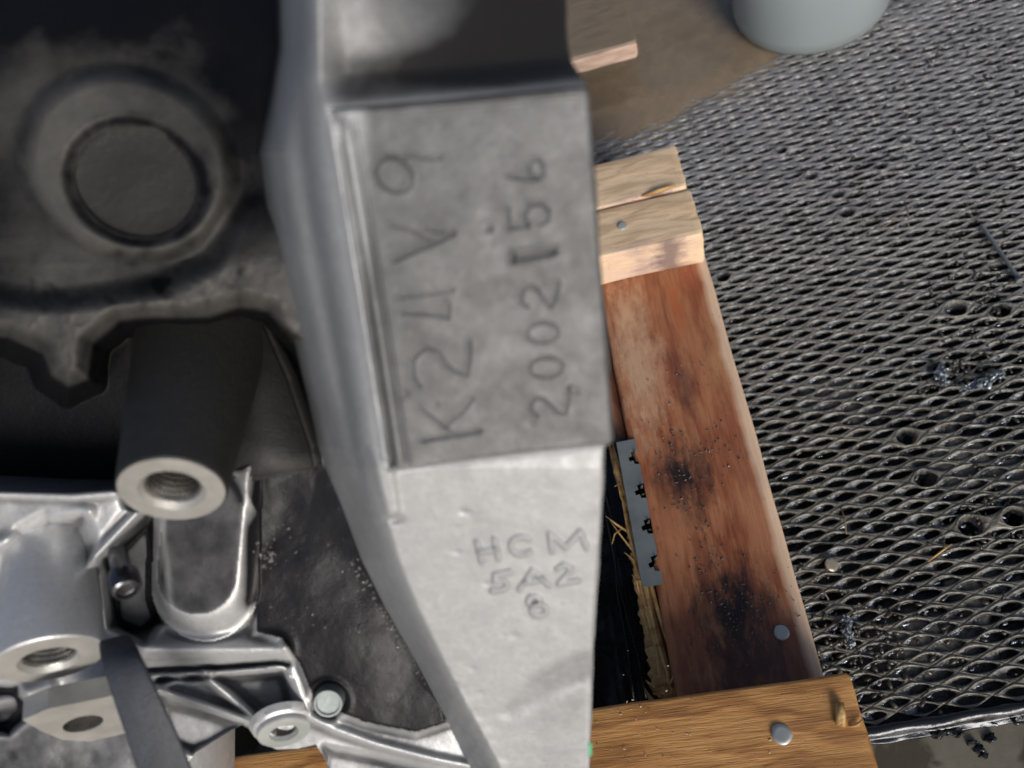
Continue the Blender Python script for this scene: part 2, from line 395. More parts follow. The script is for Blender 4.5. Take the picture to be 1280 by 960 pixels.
# expanded metal floor grate, one net of raised strands around lens-shaped openings
def build_grate():
    NP_, rings = 24, [1.0, .84, .68, .57, .51, .50, .50]
    th = np.linspace(0, 2*np.pi, NP_, endpoint=False)
    # outer rhombus sampled by angle parameter with corner points exact
    ca, sa = np.cos(th), np.sin(th)
    k = 1/(np.abs(ca)+np.abs(sa)); ox, oy = ca*k*.5*LW, sa*k*.5*SW
    # lens opening
    lx = np.sign(ca)*np.abs(ca)**1.0*.35*LW; ly = np.sign(sa)*np.abs(sa)**1.25*.285*SW
    Vs, Qs, Ws = [], [], []; off = 0
    nx = int(1.15/LW)+1; ny = int((GY1-GY0)/SW)+1
    base = np.arange(NP_)
    for jj in range(2*ny+1):
        for ii in range(nx+1):
            cx = -.28+(ii+(.5 if jj % 2 else 0))*LW; cy = GY0+jj*SW*.5
            if cy < GY0+.002 or cy > GY1-.002: continue
            s_ = random.uniform(.78, 1.14); sx_ = random.uniform(.92, 1.08); jx, jy = random.uniform(-.0008, .0008), random.uniform(-.0005, .0005)
            sl = random.uniform(.0001, .0040)*(1.0-.55*min(1, max(0, (cy-.2)/.25))); P = []
            for q, t in enumerate(rings):
                if q == 0: x, y, z = ox, oy, np.zeros(NP_)
                else:
                    tt = (t-.5)/.5
                    ix, iy = lx*s_*sx_+jx, ly*s_+jy
                    x = ox*tt+ix*(1-tt); y = oy*tt+iy*(1-tt)
                    z = np.full(NP_, [.0006, .0007, .0007, .0005, 0.0001, -.0010, -.0036][q])
                    # strands are slit and pushed: near lip of each opening is high, far lip low
                    z = z + (.0009-.0016*min(1, max(0, (cy-.2)/.2)))*(1-tt)*np.sign(iy)*np.abs(iy/(.31*SW))**.7
                    if q == 5: x = ix*.86+sl*.35; y = iy*.86-.0003
                    if q == 6: x = ix*(.82-sl/(.35*LW)*.62)+sl*1.45; y = iy*.80-.0003
                P.append(np.stack([cx+x, cy+y, z], -1))
            V = np.concatenate(P); Vs.append(V); Ws.append(np.repeat([0, 0, 0, .15, .6, 1, 1], NP_)*random.uniform(.6, 1))  # ring weights: opening walls take the painted dark and glint colours
            for q in range(len(rings)-1):
                a = off+q*NP_+base; b = off+q*NP_+(base+1) % NP_
                Qs.append(np.stack([a, b, b+NP_, a+NP_], -1))
            off += len(V)
    V = np.concatenate(Vs); Q = np.concatenate(Qs)
    # holes punched through: push the net aside
    for (hx, hy), hr in zip(BIG, BIGR):
        # snap to the nearest opening
        j = round((hy-GY0)/(SW*.5)); i = round((hx+.28)/LW-(.5 if j % 2 else 0)); cx = -.28+(i+(.5 if j % 2 else 0))*LW; cy = GY0+j*SW*.5
        dx, dy = V[:, 0]-cx, V[:, 1]-cy; la, lb = .35*LW, .285*SW
        e = np.hypot(dx/la, dy/lb)+1e-6; ct, s_t = dx/la/e, dy/lb/e
        m = np.hypot(dx, dy) < .04; k_ = np.where(e < 1, e, np.exp(-(e-1)/1.3))
        V[:, 0] += np.where(m, (hr*ct-la*ct)*k_, 0); V[:, 1] += np.where(m, (hr*.92*s_t-lb*s_t)*k_, 0)
        V[:, 2] += np.where(m & (e > .97), .0016*np.exp(-((e-1.15)/.5)**2), 0)-np.where(m & (e < .9), .006, 0)
    X, Y = V[:, 0]*1000, V[:, 1]*1000
    # clip at the near edge
    V[:, 2] += .0013*fbm(X, Y, 90, 61, 3)+.0005*fbm(X, Y, 8, 63, 3)
    V[:, 0] += .0007*fbm(X, Y, 20, 65, 3); V[:, 1] += .0006*fbm(X, Y, 18, 67, 3)
    V[:, 1] = np.maximum(V[:, 1], GY0)
    o = mesh_np('metal_grate', V, Q, M_GRATE, attrs={'oil': np.concatenate(Ws)}); o['kind'] = 'structure'
    return o
build_grate()

# steel edge angle along the near edge of the grate
def wobble_bar(name, x0, x1, yc, prof, mat, n=160, amp=.0008, seed=0, parent=None):
    xs = np.linspace(x0, x1, n); V = []; m = len(prof)
    for i, x in enumerate(xs):
        for j, (py, pz) in enumerate(prof):
            nn = mnoise.noise(Vector((x*60, j*.7, seed)))*amp; n2 = mnoise.noise(Vector((x*60, j*.7, seed+9)))*amp
            V.append((x, yc+py+nn, pz+n2))
    Q = []
    for i in range(n-1):
        for j in range(m): Q.append((i*m+j, i*m+(j+1) % m, (i+1)*m+(j+1) % m, (i+1)*m+j))
    return mesh_np(name, V, Q, mat, parent)
M_EDGE = mat_simple('oily_edge_steel', (.035, .037, .042), .2, .6, 150, .7)
eb = wobble_bar('grate_edge_bar', -.3, .85, GY0-.004, [(.004, .0018), (.0015, .0026), (-.002, .0018), (-.003, -.004), (-.0045, -.0066), (-.0065, -.006), (-.0075, -.0085), (.004, -.0095)], M_EDGE, 420, .0016, 3)
eb['kind'] = 'structure'
eb2 = wobble_bar('grate_edge_bar', .27, .85, GY1+.004, [(.005, .002), (.003, .004), (-.003, .004), (-.005, .002), (-.005, -.01), (.005, -.01)], M_EDGE, 200, .0012, 5)
eb2['kind'] = 'structure'

# ================================================================ PALLET
PA = math.radians(-2.2)
pallet = empty('wooden_pallet', (0, 0.2, 0), 'weathered wooden pallet of nailed boards lying on the black metal grate under the engine', 'pallet', rz=PA)
def PL(x, y, z):     # pallet frame point -> world
    c, s = math.cos(PA), math.sin(PA); return Vector((c*x-s*y, s*x+c*y, z))
def board(name, x0, x1, y0, y1, z0, z1, mat, along='x', seed=0, bev=.0018, ragged=None, parent=pallet, n=90, m=14):
    """a sawn board with rounded arrises, slight warp and rough ends; local x runs with the grain"""
    L = (x1-x0) if along == 'x' else (y1-y0); W = (y1-y0) if along == 'x' else (x1-x0); T = z1-z0
    # cross-section loop in (w, t)
    sec = []
    def arc(cx, cy, a0):
        for k in range(4):
            a = a0+math.pi/2*k/3; sec.append((cx+math.cos(a)*bev, cy+math.sin(a)*bev))
    hw, ht = W/2, T/2
    arc(hw-bev, ht-bev, 0)
    for k in range(1, m): sec.append((hw-bev-(W-2*bev)*k/m, ht))
    arc(-hw+bev, ht-bev, math.pi/2)
    for k in range(1, 4): sec.append((-hw, ht-bev-(T-2*bev)*k/4))
    arc(-hw+bev, -ht+bev, math.pi)
    arc(hw-bev, -ht+bev, 1.5*math.pi)
    for k in range(1, 4): sec.append((hw, -ht+bev+(T-2*bev)*k/4))
    V = []; ns = len(sec); us = [0, .0015/L]+[ (i+1)/(n) for i in range(n-1)]+[1-.0015/L, 1]
    us = sorted(us)
    for i, u_ in enumerate(us):
        sh = .0012 if i in (0, len(us)-1) else 0
        for (a, b) in sec:
            g = mnoise.noise(Vector((u_*L*30+seed, a*60, b*60)))*.0007
            e = mnoise.noise(Vector((a*300, b*300, seed+5.0)))*.0012 if i in (0, 1, len(us)-2, len(us)-1) else 0
            s2 = 1-sh/max(hw, .004)
            V.append((u_*L+e, a*s2+g*.6+mnoise.noise(Vector((u_*L*12, seed, 3)))*.0008, b*(1-sh/ht)+g))
    Q = []
    for i in range(len(us)-1):
        for j in range(ns): Q.append((i*ns+j, i*ns+(j+1) % ns, (i+1)*ns+(j+1) % ns, (i+1)*ns+j))
    bm = bmesh.new(); vv = [bm.verts.new(v) for v in V]
    for q in Q: bm.faces.new([vv[k] for k in q][::-1])
    bm.faces.new([vv[k] for k in range(ns)]); bm.faces.new([vv[(len(us)-1)*ns+k] for k in range(ns)][::-1])
    bmesh.ops.recalc_face_normals(bm, faces=bm.faces)
    o = bm_obj(name, bm, mat, None, True)
    try: o.data.set_sharp_from_angle(angle=math.radians(50))
    except Exception: pass
    if along == 'x': loc = PL(x0, (y0+y1)/2, (z0+z1)/2); rz = PA
    else: loc = PL((x0+x1)/2, y0, (z0+z1)/2); rz = PA+math.pi/2
    o.location = loc; o.rotation_euler = (0, 0, rz); bpy.context.view_layer.update()
    if parent is not None: setparent(o, parent)
    return o
plank = board('plank', -.024, .0665, -.06, .47, .037, .075, M_PLANK, 'y', 1.0, .003)
plank['label'] = 'reddish brown oil-stained long plank'
fb = board('front_board', -.47, .0755, -.05, .0555, .0752, .113, M_FRONTW, 'x', 2.0)
fb['label'] = 'golden brown cross board with one nail at its end'
tb1 = board('cross_board', -.47, .0645, .383, .4305, .0752, .1125, M_PALEW, 'x', 3.0)
tb1['label'] = 'pale dry cross board with pinkish worn front edge'
tb2 = board('cross_board', -.47, .0625, .4325, .480, .0752, .114, M_PALEW, 'x', 4.0)
tb2['label'] = 'pale dry rear cross board with a lifted splinter'
board('bottom_board', -.40, .066, -.05, .05, .0018, .036, M_DARKW, 'x', 5.0)
board('bottom_board', -.40, .060, .40, .47, .0018, .036, M_DARKW, 'x', 6.0)
st = board('stringer', -.0345, -.0245, .06, .38, .030, .064, M_PLANK, 'y', 7.0)
st['label'] = 'dark stained narrow stringer beside the long plank'
board('left_plank', -.46, -.37, -.05, .47, .037, .075, M_FRONTW, 'y', 8.0)

def nail(px, py, z, r, parent, tilt=(0.05, -.08), name='nail', proud=.0012, mat=None):
    p = at(px, py, z)
    pr = [(r*.35, -.008), (r*.35, -proud*.2), (r*.92, -.0001), (r, proud*.4), (r*.93, proud), (r*.6, proud*1.15), (0.00005, proud*1.1)]
    o = lathe(name, pr, p, Vector((tilt[0], tilt[1], 1)), mat or M_STEEL, None, 28, wob=.02, sharp=60)
    if parent is not None:
        bpy.context.view_layer.update(); setparent(o, parent)
    return o
nail(977, 791, .0752, .0048, plank); nail(977, 918, .1132, .0056, fb, (.1, .05)); nail(778, 283, .1127, .0036, tb1)
nail(1062, 848, .1100, .0012, fb)

# nail plate with punched teeth, standing against the plank's left edge
def nail_plate():
    bm = bmesh.new()
    z = .0762
    def W(x, y, zz): return PL(x, y, zz)
    x0, x1, y0, y1, t = -.0325, -.0185, .130, .2385, .0010
    # outline with toothed openings along its right side
    nteeth = 4; pts = [(x0, y0), (x1, y0)]
    for k in range(nteeth):
        yc = y0+(k+.55)*(y1-y0)/(nteeth+.1)
        pts += [(x1, yc-.0058), (x1-.0035, yc-.0052), (x1-.0042, yc-.0022), (x1-.0068, yc-.0026), (x1-.0074, yc+.0005), (x1-.0045, yc+.0014), (x1-.0050, yc+.0048), (x1-.0022, yc+.0052), (x1, yc+.0056)]
    pts += [(x1, y1), (x0, y1)]
    lo = [bm.verts.new(W(x, y, z)) for x, y in pts]; hi = [bm.verts.new(W(x, y, z+t)) for x, y in pts]
    bm.faces.new(lo[::-1]); bm.faces.new(hi); n = len(pts)
    for i in range(n): bm.faces.new((lo[i], lo[(i+1) % n], hi[(i+1) % n], hi[i]))
    bmesh.ops.triangulate(bm, faces=[f for f in bm.faces if len(f.verts) > 4])
    o = bm_obj('nail_plate', bm, M_DULLSTEEL, None); setparent(o, pallet)
    o['label'] = 'galvanised nail plate with punched teeth'
    for k in range(nteeth):
        yc = y0+(k+.55)*(y1-y0)/(nteeth+.1)
        for q in (-1, 1):
            b2 = bmesh.new(); c = W(x1-.0022, yc+q*.0024, z+t*.5)
            a = [b2.verts.new(c+Vector(v)) for v in ((-.0012, -.0008, 0), (.0012, -.0008, 0), (.0012, .0008, 0), (-.0012, .0008, 0))]
            tp = b2.verts.new(c+Vector((.0015, q*.001, .0042))); b2.faces.new(a[::-1])
            for i in range(4): b2.faces.new((a[i], a[(i+1) % 4], tp))
            th = bm_obj('tooth', b2, M_THREAD, None); setparent(th, o)
    return o
nail_plate()

# torn splinters along the broken stringer
def splinter(name, pts, rads, parent, mat=M_SPLINT, flat=.5):
    o = tube(name, pts, rads, mat, None, 7)
    if parent is not None: setparent(o, parent)
    return o
def pz(px, py, z): return at(px, py, z)
random.seed(11)
def strip(pxs, z, wpx, seed):
    pts = [pz(x+random.uniform(-1, 1), y, z+random.uniform(-.002, .002)) for x, y in pxs]
    n = len(pts); return pts, [max(.0004, wpx*.00040*(1-.25*abs(2*i/(n-1)-1))*random.uniform(.75, 1.15)) for i in range(n)]
main = [(762, 555), (770, 590), (780, 625), (788, 665), (796, 700), (805, 735), (812, 770), (820, 805), (828, 840), (833, 872)]
for k, (dx, w_) in enumerate([(2, 11), (8, 9), (-3, 6), (4, 7), (14, 6)]):
    p, r_ = strip([(x+dx*(.4+.6*i/9)+random.uniform(-2, 2), y) for i, (x, y) in enumerate(main)], .066+.0008*k, w_, k); 
    s_ = splinter('splinter', p, [q*.75*(.3 if i < 1 else random.uniform(.6, 1.25)) for i, q in enumerate(r_)], st)
for (a, b, c, w_) in [((790, 668), (770, 655), (757, 645), 4), ((788, 640), (776, 622), (771, 598), 3), ((797, 720), (792, 700), (780, 690), 4), ((800, 700), (775, 668), (762, 650), 3), ((778, 660), (768, 668), (765, 680), 3),
                    ((800, 745), (796, 728), (790, 718), 3), ((826, 870), (815, 858), (807, 850), 7), ((820, 880), (812, 872), (806, 860), 6), ((830, 872), (838, 855), (842, 845), 6), ((812, 790), (804, 772), (800, 760), 3),
                    ((785, 610), (776, 604), (768, 608), 2.4), ((838, 876), (840, 862), (833, 850), 5)]:
    P_ = [pz(*a, .067), pz(*b, .070), pz(*c, .074)]
    splinter('splinter', P_, [w_*.00026, w_*.0002, .0002], st)
# broad torn strip of raw wood
def torn():
    P_ = [(784, 640), (789, 668), (795, 700), (801, 735), (808, 770), (814, 802), (821, 836), (829, 868)]; W_ = [2, 9, 12, 15, 16, 17, 20, 24]
    n1, n2 = 70, 7; tb = []; bt = []
    for i in range(n1):
        k = i/(n1-1)*(len(P_)-1); a = min(int(k), len(P_)-2); f = k-a
        x = P_[a][0]*(1-f)+P_[a+1][0]*f; y = P_[a][1]*(1-f)+P_[a+1][1]*f; wd = W_[a]*(1-f)+W_[a+1]*f
        jl = 5*mnoise.noise(Vector((i*.35, 0, 1)))+3*mnoise.noise(Vector((i*1.3, 0, 2))); jr = 3*mnoise.noise(Vector((i*.5, 0, 5)))+2*mnoise.noise(Vector((i*1.6, 0, 9)))
        for j in range(n2):
            t = j/(n2-1); xx = x-wd*.5+jl*(1-t)+t*(wd+jr)
            z = .0675+.0022*math.sin(math.pi*t)+.0018*mnoise.noise(Vector((i*.12, j*1.7, 4)))+.0012*mnoise.noise(Vector((i*.7, j*2.3, 7)))
            q = at(xx, y, z); tb.append(tuple(q)); bt.append((q.x, q.y, q.z-.003))
    V = tb+bt; m = n1*n2; Q = []
    for i in range(n1-1):
        for j in range(n2-1):
            a = i*n2+j; Q.append((a, a+n2, a+n2+1, a+1)); a += m; Q.append((a, a+1, a+n2+1, a+n2))
        a = i*n2; Q.append((a, a+m, a+m+n2, a+n2)); a = i*n2+n2-1; Q.append((a, a+n2, a+m+n2, a+m))
    for i in (0, n1-1):
        for j in range(n2-1): a = i*n2+j; Q.append((a, a+1, a+1+m, a+m))
    o = mesh_np('torn_strip', V, Q, mat_wood('torn_raw_wood', (.66, .44, .19), (.50, .29, .11), (.2, .1, .035), 1.2, rough=.65, bumps=.9)); setparent(o, st)
torn()
# splinters on the boards
splinter('splinter', [pz(800, 246, .1125), pz(822, 239, .1150), pz(845, 231, .1165)], [.0012, .0022, .0006], tb2)
setparent(tube('splinter', [pz(1051, 908, .1145), pz(1051, 893, .1150), pz(1049, 878, .1155)], [.0027, .0028, .0026], M_SPLINT, None, 4), fb)
splinter('splinter', [pz(1062, 908, .1135), pz(1072, 906, .1145), pz(1079, 899, .1145)], [.0005, .0009, .0003], fb)
def flake(px, py, z, l, w_, ang, parent, mat=M_SPLINT, lift=.002, name='splinter'):
    p = at(px, py, z); a = math.radians(ang); dx, dy = math.cos(a)*l, math.sin(a)*l
    return splinter(name, [p, p+Vector((dx*.5, dy*.5, lift)), p+Vector((dx, dy, lift*.6))], [w_*.6, w_, w_*.3], parent, mat)

# crumbs of sawdust and metal chips lying on the plank and boards
def crumbs(name, spots, z, mat, smin, smax, n, spread, seed):
    random.seed(seed); bm = bmesh.new()
    for i in range(n):
        cx, cy = random.choice(spots); p = at(cx+random.gauss(0, spread), cy+random.gauss(0, spread), z)
        s = random.uniform(smin, smax)
        m = Matrix.Translation(p+Vector((0, 0, s*.3))) @ Matrix.Rotation(random.uniform(0, 6.28), 4, (random.random(), random.random(), 1)) @ Matrix.Diagonal((s*random.uniform(.6, 1.8), s*.7, s*.5, 1))
        bmesh.ops.create_icosphere(bm, subdivisions=1, radius=1, matrix=m)
    return bm_obj(name, bm, mat, None)
c1 = crumbs('metal_chips', [(850, 605), (865, 630), (905, 755), (925, 770), (900, 790), (835, 560), (880, 560), (890, 700), (940, 800), (960, 760), (855, 480)], .0755, M_GRIT, .0003, .0009, 420, 22, 5)
tag(c1, 'scatter of fine wet metal chips on the oil-stained plank', 'metal chips', kind='stuff')
c2 = crumbs('sawdust', [(880, 920), (830, 940), (960, 940), (800, 900)], .1134, M_CRUMB, .0003, .0008, 46, 34, 6)
tag(c2, 'few pale sawdust crumbs on the golden brown front board', 'sawdust', kind='stuff')

# black plastic sheet and dark beam under the engine, seen in the gap beside the plank
random.seed(3)
X, Y = np.meshgrid(np.linspace(-.30, -.026, 90), np.linspace(.0, .44, 160))
Z = .024+.004*np.sin(X*900+2*np.sin(Y*14))*np.exp(-((X+.045)/.012)**2)+.002*fbm(X*1000, Y*1000, 30, 71)
V = np.stack([X, Y, Z], -1).reshape(-1, 3)
cA, sA = math.cos(PA), math.sin(PA); V = np.stack([cA*V[:, 0]-sA*V[:, 1], sA*V[:, 0]+cA*V[:, 1], V[:, 2]], -1)
i = np.arange(X.size).reshape(X.shape); Q = np.stack([i[:-1, :-1], i[:-1, 1:], i[1:, 1:], i[1:, :-1]], -1).reshape(-1, 4)
bs = mesh_np('black_liner', V, Q, M_BLACK)
tag(bs, 'creased glossy black plastic liner in the gap between engine and plank', 'liner')
for pts in ([(752, 600), (768, 660), (772, 740), (785, 810), (792, 873)], [(757, 640), (776, 740), (798, 820), (808, 873)]):
    o = tube('liner_fold', [at(x, y, .032) for x, y in pts], [.0012]*len(pts), M_BLACK, None, 8); setparent(o, bs)

# ================================================================ ENGINE
engine = empty('car_engine', at(420, 1060, .114), 'grey cast aluminium car engine block with hand-stamped serial numbers lying on the pallet', 'engine')
def Eparent(o): setparent(o, engine); return o

def lerpcurve(pts):
    P = np.array(pts, float); return lambda t: np.interp(t, P[:, 0], P[:, 1])
def Dplane(py, a=.205, b=.285): return 1/(1/a+(1/b-1/a)*(py/960.0))

# ---- strokes on the casting (traced in the plane of the pad)
def z5(pts): return [(360+x/1.92, 100+y/1.92) for x, y in pts]
def arc(cx, cy, rx, ry, a0, a1, n=18, rot=0):
    o = []
    for k in range(n+1):
        a = math.radians(a0+(a1-a0)*k/n); x, y = rx*math.cos(a), ry*math.sin(a); c, s = math.cos(math.radians(rot)), math.sin(math.radians(rot))
        o.append((cx+c*x-s*y, cy+s*x+c*y))
    return o
STAMP = [  # (points, half width px, depth mm)
    (z5([(322, 866), (390, 855), (465, 842)]), 2.2, .75),                       # K
    (z5([(398, 850), (352, 815), (318, 790)]), 1.8, .45), (z5([(375, 832), (420, 795), (443, 765)]), 1.8, .45),
    (z5([(318, 738), (300, 712), (300, 668), (330, 642), (360, 652), (378, 682), (400, 700), (430, 708), (436, 670), (437, 625)]), 1.9, .55),   # 2
    (z5([(272, 560), (330, 563), (386, 570), (385, 535)]), 2.0, .6), (z5([(268, 522), (330, 516), (398, 505)]), 1.7, .45),   # 4
    (z5([(256, 434), (300, 413), (345, 396), (398, 370)]), 2.1, .65), (z5([(246, 348), (292, 360), (340, 386)]), 1.8, .4), (z5([(325, 358), (362, 364), (402, 370)]), 1.8, .35),  # Y
    (z5(arc(254, 228, 46, 38, 0, 360, 28, 38)), 2.1, .65), (z5([(236, 186), (300, 184), (345, 192), (370, 188)]), 1.7, .45),   # 9
    (z5([(478, 357), (483, 357)]), 4.0, .6),
    (z5([(600, 808), (584, 798), (580, 780), (592, 764), (612, 764), (630, 782), (648, 800), (666, 800), (672, 770), (674, 738)]), 1.9, .55), (z5([(676, 738), (690, 748)]), 5, .45),   # 2
    (z5(arc(618, 690, 40, 24, 0, 360, 24, -4)), 1.9, .5),                      # 0
    (z5(arc(610, 606, 38, 24, 0, 360, 24, -4)), 1.9, .5),                      # 0
    (z5([(576, 545), (560, 535), (558, 512), (574, 494), (596, 500), (612, 526), (632, 546), (643, 520), (650, 484)]), 1.9, .55),     # 2
    (z5([(545, 428), (590, 420), (637, 411)]), 4.4, 1.1), (z5([(541, 416), (540, 441)]), 2.4, .6),    # 1
    (z5([(528, 306), (531, 358), (578, 350)]), 1.9, .55), (z5([(578, 350), (566, 325), (580, 300), (606, 296), (626, 314), (624, 336), (604, 348)]), 1.9, .6),   # 5
    (z5(arc(596, 214, 17, 25, 0, 360, 22, -6)), 1.9, .55), (z5([(526, 232), (560, 238), (600, 238)]), 1.9, .5),     # 6
]
def z6(pts): return [(400+x/2.286, 540+y/2.286) for x, y in pts]
EMB = [
    z6([(448, 314), (462, 372)]), z6([(498, 306), (510, 362)]), z6([(456, 344), (504, 336)]),
    z6(arc(577, 325, 32, 25, -50, -320, 20, 0)),
    z6([(664, 342), (656, 290), (702, 330), (744, 284), (762, 332)]),
    z6([(543, 400), (499, 408), (500, 428), (527, 424), (538, 438), (524, 450), (492, 454)]),
    z6([(570, 450), (608, 395), (654, 438)]), z6([(590, 430), (636, 422)]),
    z6([(678, 392), (696, 380), (716, 386), (712, 402), (682, 434), (738, 424)]),
    z6(arc(612, 484, 17, 14, 0, 360)), z6(arc(626, 509, 22, 16, 0, 360)),
]
def build_flange():
    ys = np.concatenate([np.arange(-60, 96, 2.6), np.arange(96, 800, 1.25), np.arange(800, 1110, 2.4)])
    left = lerpcurve([(-60, 344), (60, 346), (110, 338), (190, 324), (250, 332), (330, 345), (420, 366), (500, 385), (560, 398), (640, 430), (700, 452), (760, 482), (830, 522), (880, 548), (930, 572), (1000, 600), (1110, 640)])
    right = lerpcurve([(-60, 704), (60, 711), (78, 716), (106, 733), (120, 737), (200, 742), (350, 753), (450, 760), (545, 767), (552, 766), (558, 756), (640, 753), (700, 749), (760, 744), (850, 741), (960, 738), (1110, 736)])
    s = np.concatenate([np.linspace(0, .24, 44, endpoint=False), np.linspace(.24, 1, 272)])
    Yg, S = np.meshgrid(ys, s, indexing='ij')
    Lg, Rg = left(Yg), right(Yg); X = Lg+(Rg-Lg)*S
    X = X+1.2*fbm(Yg, Yg*0+3, 60, 7, 3)*sstep(.97, 1, S)*2
    edge = lerpcurve([(-60, 398), (100, 402), (150, 408), (250, 424), (330, 437), (420, 451), (500, 463), (570, 472), (645, 484), (700, 500), (760, 524), (830, 558), (880, 584), (930, 612), (1000, 648), (1110, 690)])(Yg)
    h = np.zeros_like(X)                                  # millimetres towards the lens, lower cast face = 0
    # left flank drops away to the block
    t = np.clip((edge-X)/(edge-Lg+1e-6), 0, 1.0)
    drop = 46*t**1.9+5*t
    drop = drop+3.2*np.exp(-((t-.42)/.13)**2)*sstep(80, 200, Yg)*(1-sstep(540, 640, Yg))
    drop -= 4.0*np.exp(-((t-.72)/.16)**2)*sstep(100, 230, Yg)*(1-sstep(420, 560, Yg))
    h -= drop
    # upper scoop above the pad
    topedge = 133-.085*(X-420)                            # y of pad's top edge
    v = topedge-Yg
    scoop = sstep(-3, 40, v)*10+.11*np.clip(v-20, 0, 999)*sstep(430, 560, X)-2.5*sstep(50, 130, v)*(1-sstep(450, 600, X))
    core = 1-sstep(-34, 26, edge+4-X)
    h -= scoop*core*(.65+.35*sstep(430, 640, X))
    # raised stamped pad
    pad = [(418, 138), (560, 126), (700, 112), (800, 104), (800, 550), (766, 553), (640, 566), (505, 585), (488, 588), (462, 420), (436, 262)]
    sdp = sdpoly(X, Yg, pad); padm = 1-sstep(-1.5, 3.0, sdp)
    h += 2.6*padm
    # ridge bands on the pad's left border
    def lx(y, o): return np.interp(y, [140, 260, 420, 588], [414, 434, 460, 486])+o
    ym = sstep(138, 165, Yg)*(1-sstep(574, 590, Yg))
    h += ym*(-2.3*np.exp(-((X-lx(Yg, 7))/2.6)**2))                         # groove line
    h += ym*(1.3*(1-sstep(16, 26, X-lx(Yg, 0)))*sstep(8, 13, X-lx(Yg, 0)))     # lip beside it
    h += ym*(-.55*np.exp(-((X-lx(Yg, 26))/2.2)**2))
    h += 1.1*np.exp(-((X-lx(Yg, -3))/4)**2)*ym
    # scribe line under pad and the lower-left step
    h -= .35*np.exp(-(sdline(X, Yg, [(500, 589), (640, 572), (766, 558)])/1.4)**2)
    sd2 = sdpoly(X, Yg, [(462, 560), (492, 585), (500, 640), (486, 652), (470, 600)])
    h += 1.6*(1-sstep(-6, 5, sd2))
    h -= 1.8*np.exp(-(np.hypot((X-492)/11, (Yg-650)/4.5))**2)
    # stamped strokes
    for pts, hw, dp in STAMP:
        xs = [p[0] for p in pts]; ys_ = [p[1] for p in pts]
        m = (X > min(xs)-9) & (X < max(xs)+9) & (Yg > min(ys_)-9) & (Yg < max(ys_)+9)
        dd = sdline(X[m], Yg[m], pts)
        gx = fbm(X[m], Yg[m], 9, 77, 2)
        prof = -dp*(1-sstep(.45*hw, hw*1.15, dd+gx*.9))*(.75+.6*fbm(X[m], Yg[m], 25, 79, 2))+.26*dp*np.exp(-((dd-hw*2.0)/1.5)**2)
        h[m] += prof*.8
    for pts in EMB:
        xs = [p[0] for p in pts]; ys_ = [p[1] for p in pts]
        m = (X > min(xs)-8) & (X < max(xs)+8) & (Yg > min(ys_)-8) & (Yg < max(ys_)+8)
        dd = sdline(X[m], Yg[m], pts); h[m] += .95*(1-sstep(1.2, 4.8, dd+.5*fbm(X[m], Yg[m], 8, 78, 2)))
    # casting unevenness, pits
    low = sstep(570, 600, Yg)*.6
    h += .10*fbm(X, Yg, 14, 81, 3)*(.35+.65*low)+.55*fbm(X, Yg, 120, 83, 3)*low
    for (cx, cy, rx, ry, dp) in [(580, 640, 6, 3, .5), (643, 795, 7, 4.5, .5), (608, 730, 6, 3, .4), (545, 505, 4, 3, .3), (505, 492, 7, 5, .5), (690, 610, 14, 9, .25), (600, 868, 8, 4, .3), (572, 690, 5, 3, .3), (590, 836, 5, 3, .35), (664, 530, 6, 4, .3)]:
        h -= dp*np.exp(-((X-cx)/rx)**2-((Yg-cy)/ry)**2)
    # leaf-shaped shallow hollow and knocked corner near the bottom
    leaf = sdpoly(X, Yg, [(618, 895), (660, 845), (715, 818), (748, 812), (748, 850), (690, 872), (640, 900)])
    h -= .9*(1-sstep(-12, 5, leaf))
    rough = np.exp(-(sdline(X, Yg, [(548, 870), (575, 915), (600, 960)])/26)**2)
    h += rough*(2.2*fbm(X, Yg, 22, 85, 4)+1.2)
    # faint milled chatter at the top of the pad
    h += .12*np.sin(v*1.1)*np.exp(-((v+9)/9)**2)
    # right edge rounding
    h -= .062*np.clip(Yg-585, 0, 999)
    e = Rg-X; h -= 1.6*np.exp(-np.clip(e, 0, 99)/2.0)
    D = Dplane(Yg)-h/1000
    g = .12+.08*fbm(X, Yg, 90, 91, 4)
    g = g+.58*padm*sstep(440, 470, X)*(1-low)
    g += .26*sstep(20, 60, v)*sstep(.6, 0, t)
    vv = np.clip(v, 0, 999); g += core*sstep(-16, 14, v)*(.62*np.exp(-(np.clip(v-24, 0, 999)/38)**2)+.62*sstep(440, 660, X)*sstep(0, 40, vv)+.10)  # shade of the scoop above the pad edge, painted into the colour
    # grey residue collected in strokes
    for pts, hw, dp in STAMP:
        xs = [p[0] for p in pts]; ys_ = [p[1] for p in pts]
        m = (X > min(xs)-9) & (X < max(xs)+9) & (Yg > min(ys_)-9) & (Yg < max(ys_)+9)
        g[m] += .09*dp*(1-sstep(hw*.5, hw*1.6, sdline(X[m], Yg[m], pts)))
    g -= .14*low*(1-padm)
    g += .16*fbm(X*.45, Yg*.16, 22, 95, 4)*low/.6*(1-padm)
    g += .22*(1-sstep(-10, 4, leaf))
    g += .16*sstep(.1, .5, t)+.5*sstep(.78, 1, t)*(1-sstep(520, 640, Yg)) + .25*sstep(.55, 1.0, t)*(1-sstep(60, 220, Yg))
    return Eparent(relief('flange', X, Yg, D, M_FLANGE, None, {'grime_shade': np.clip(g, 0, 1)}, back=.075))
build_flange()

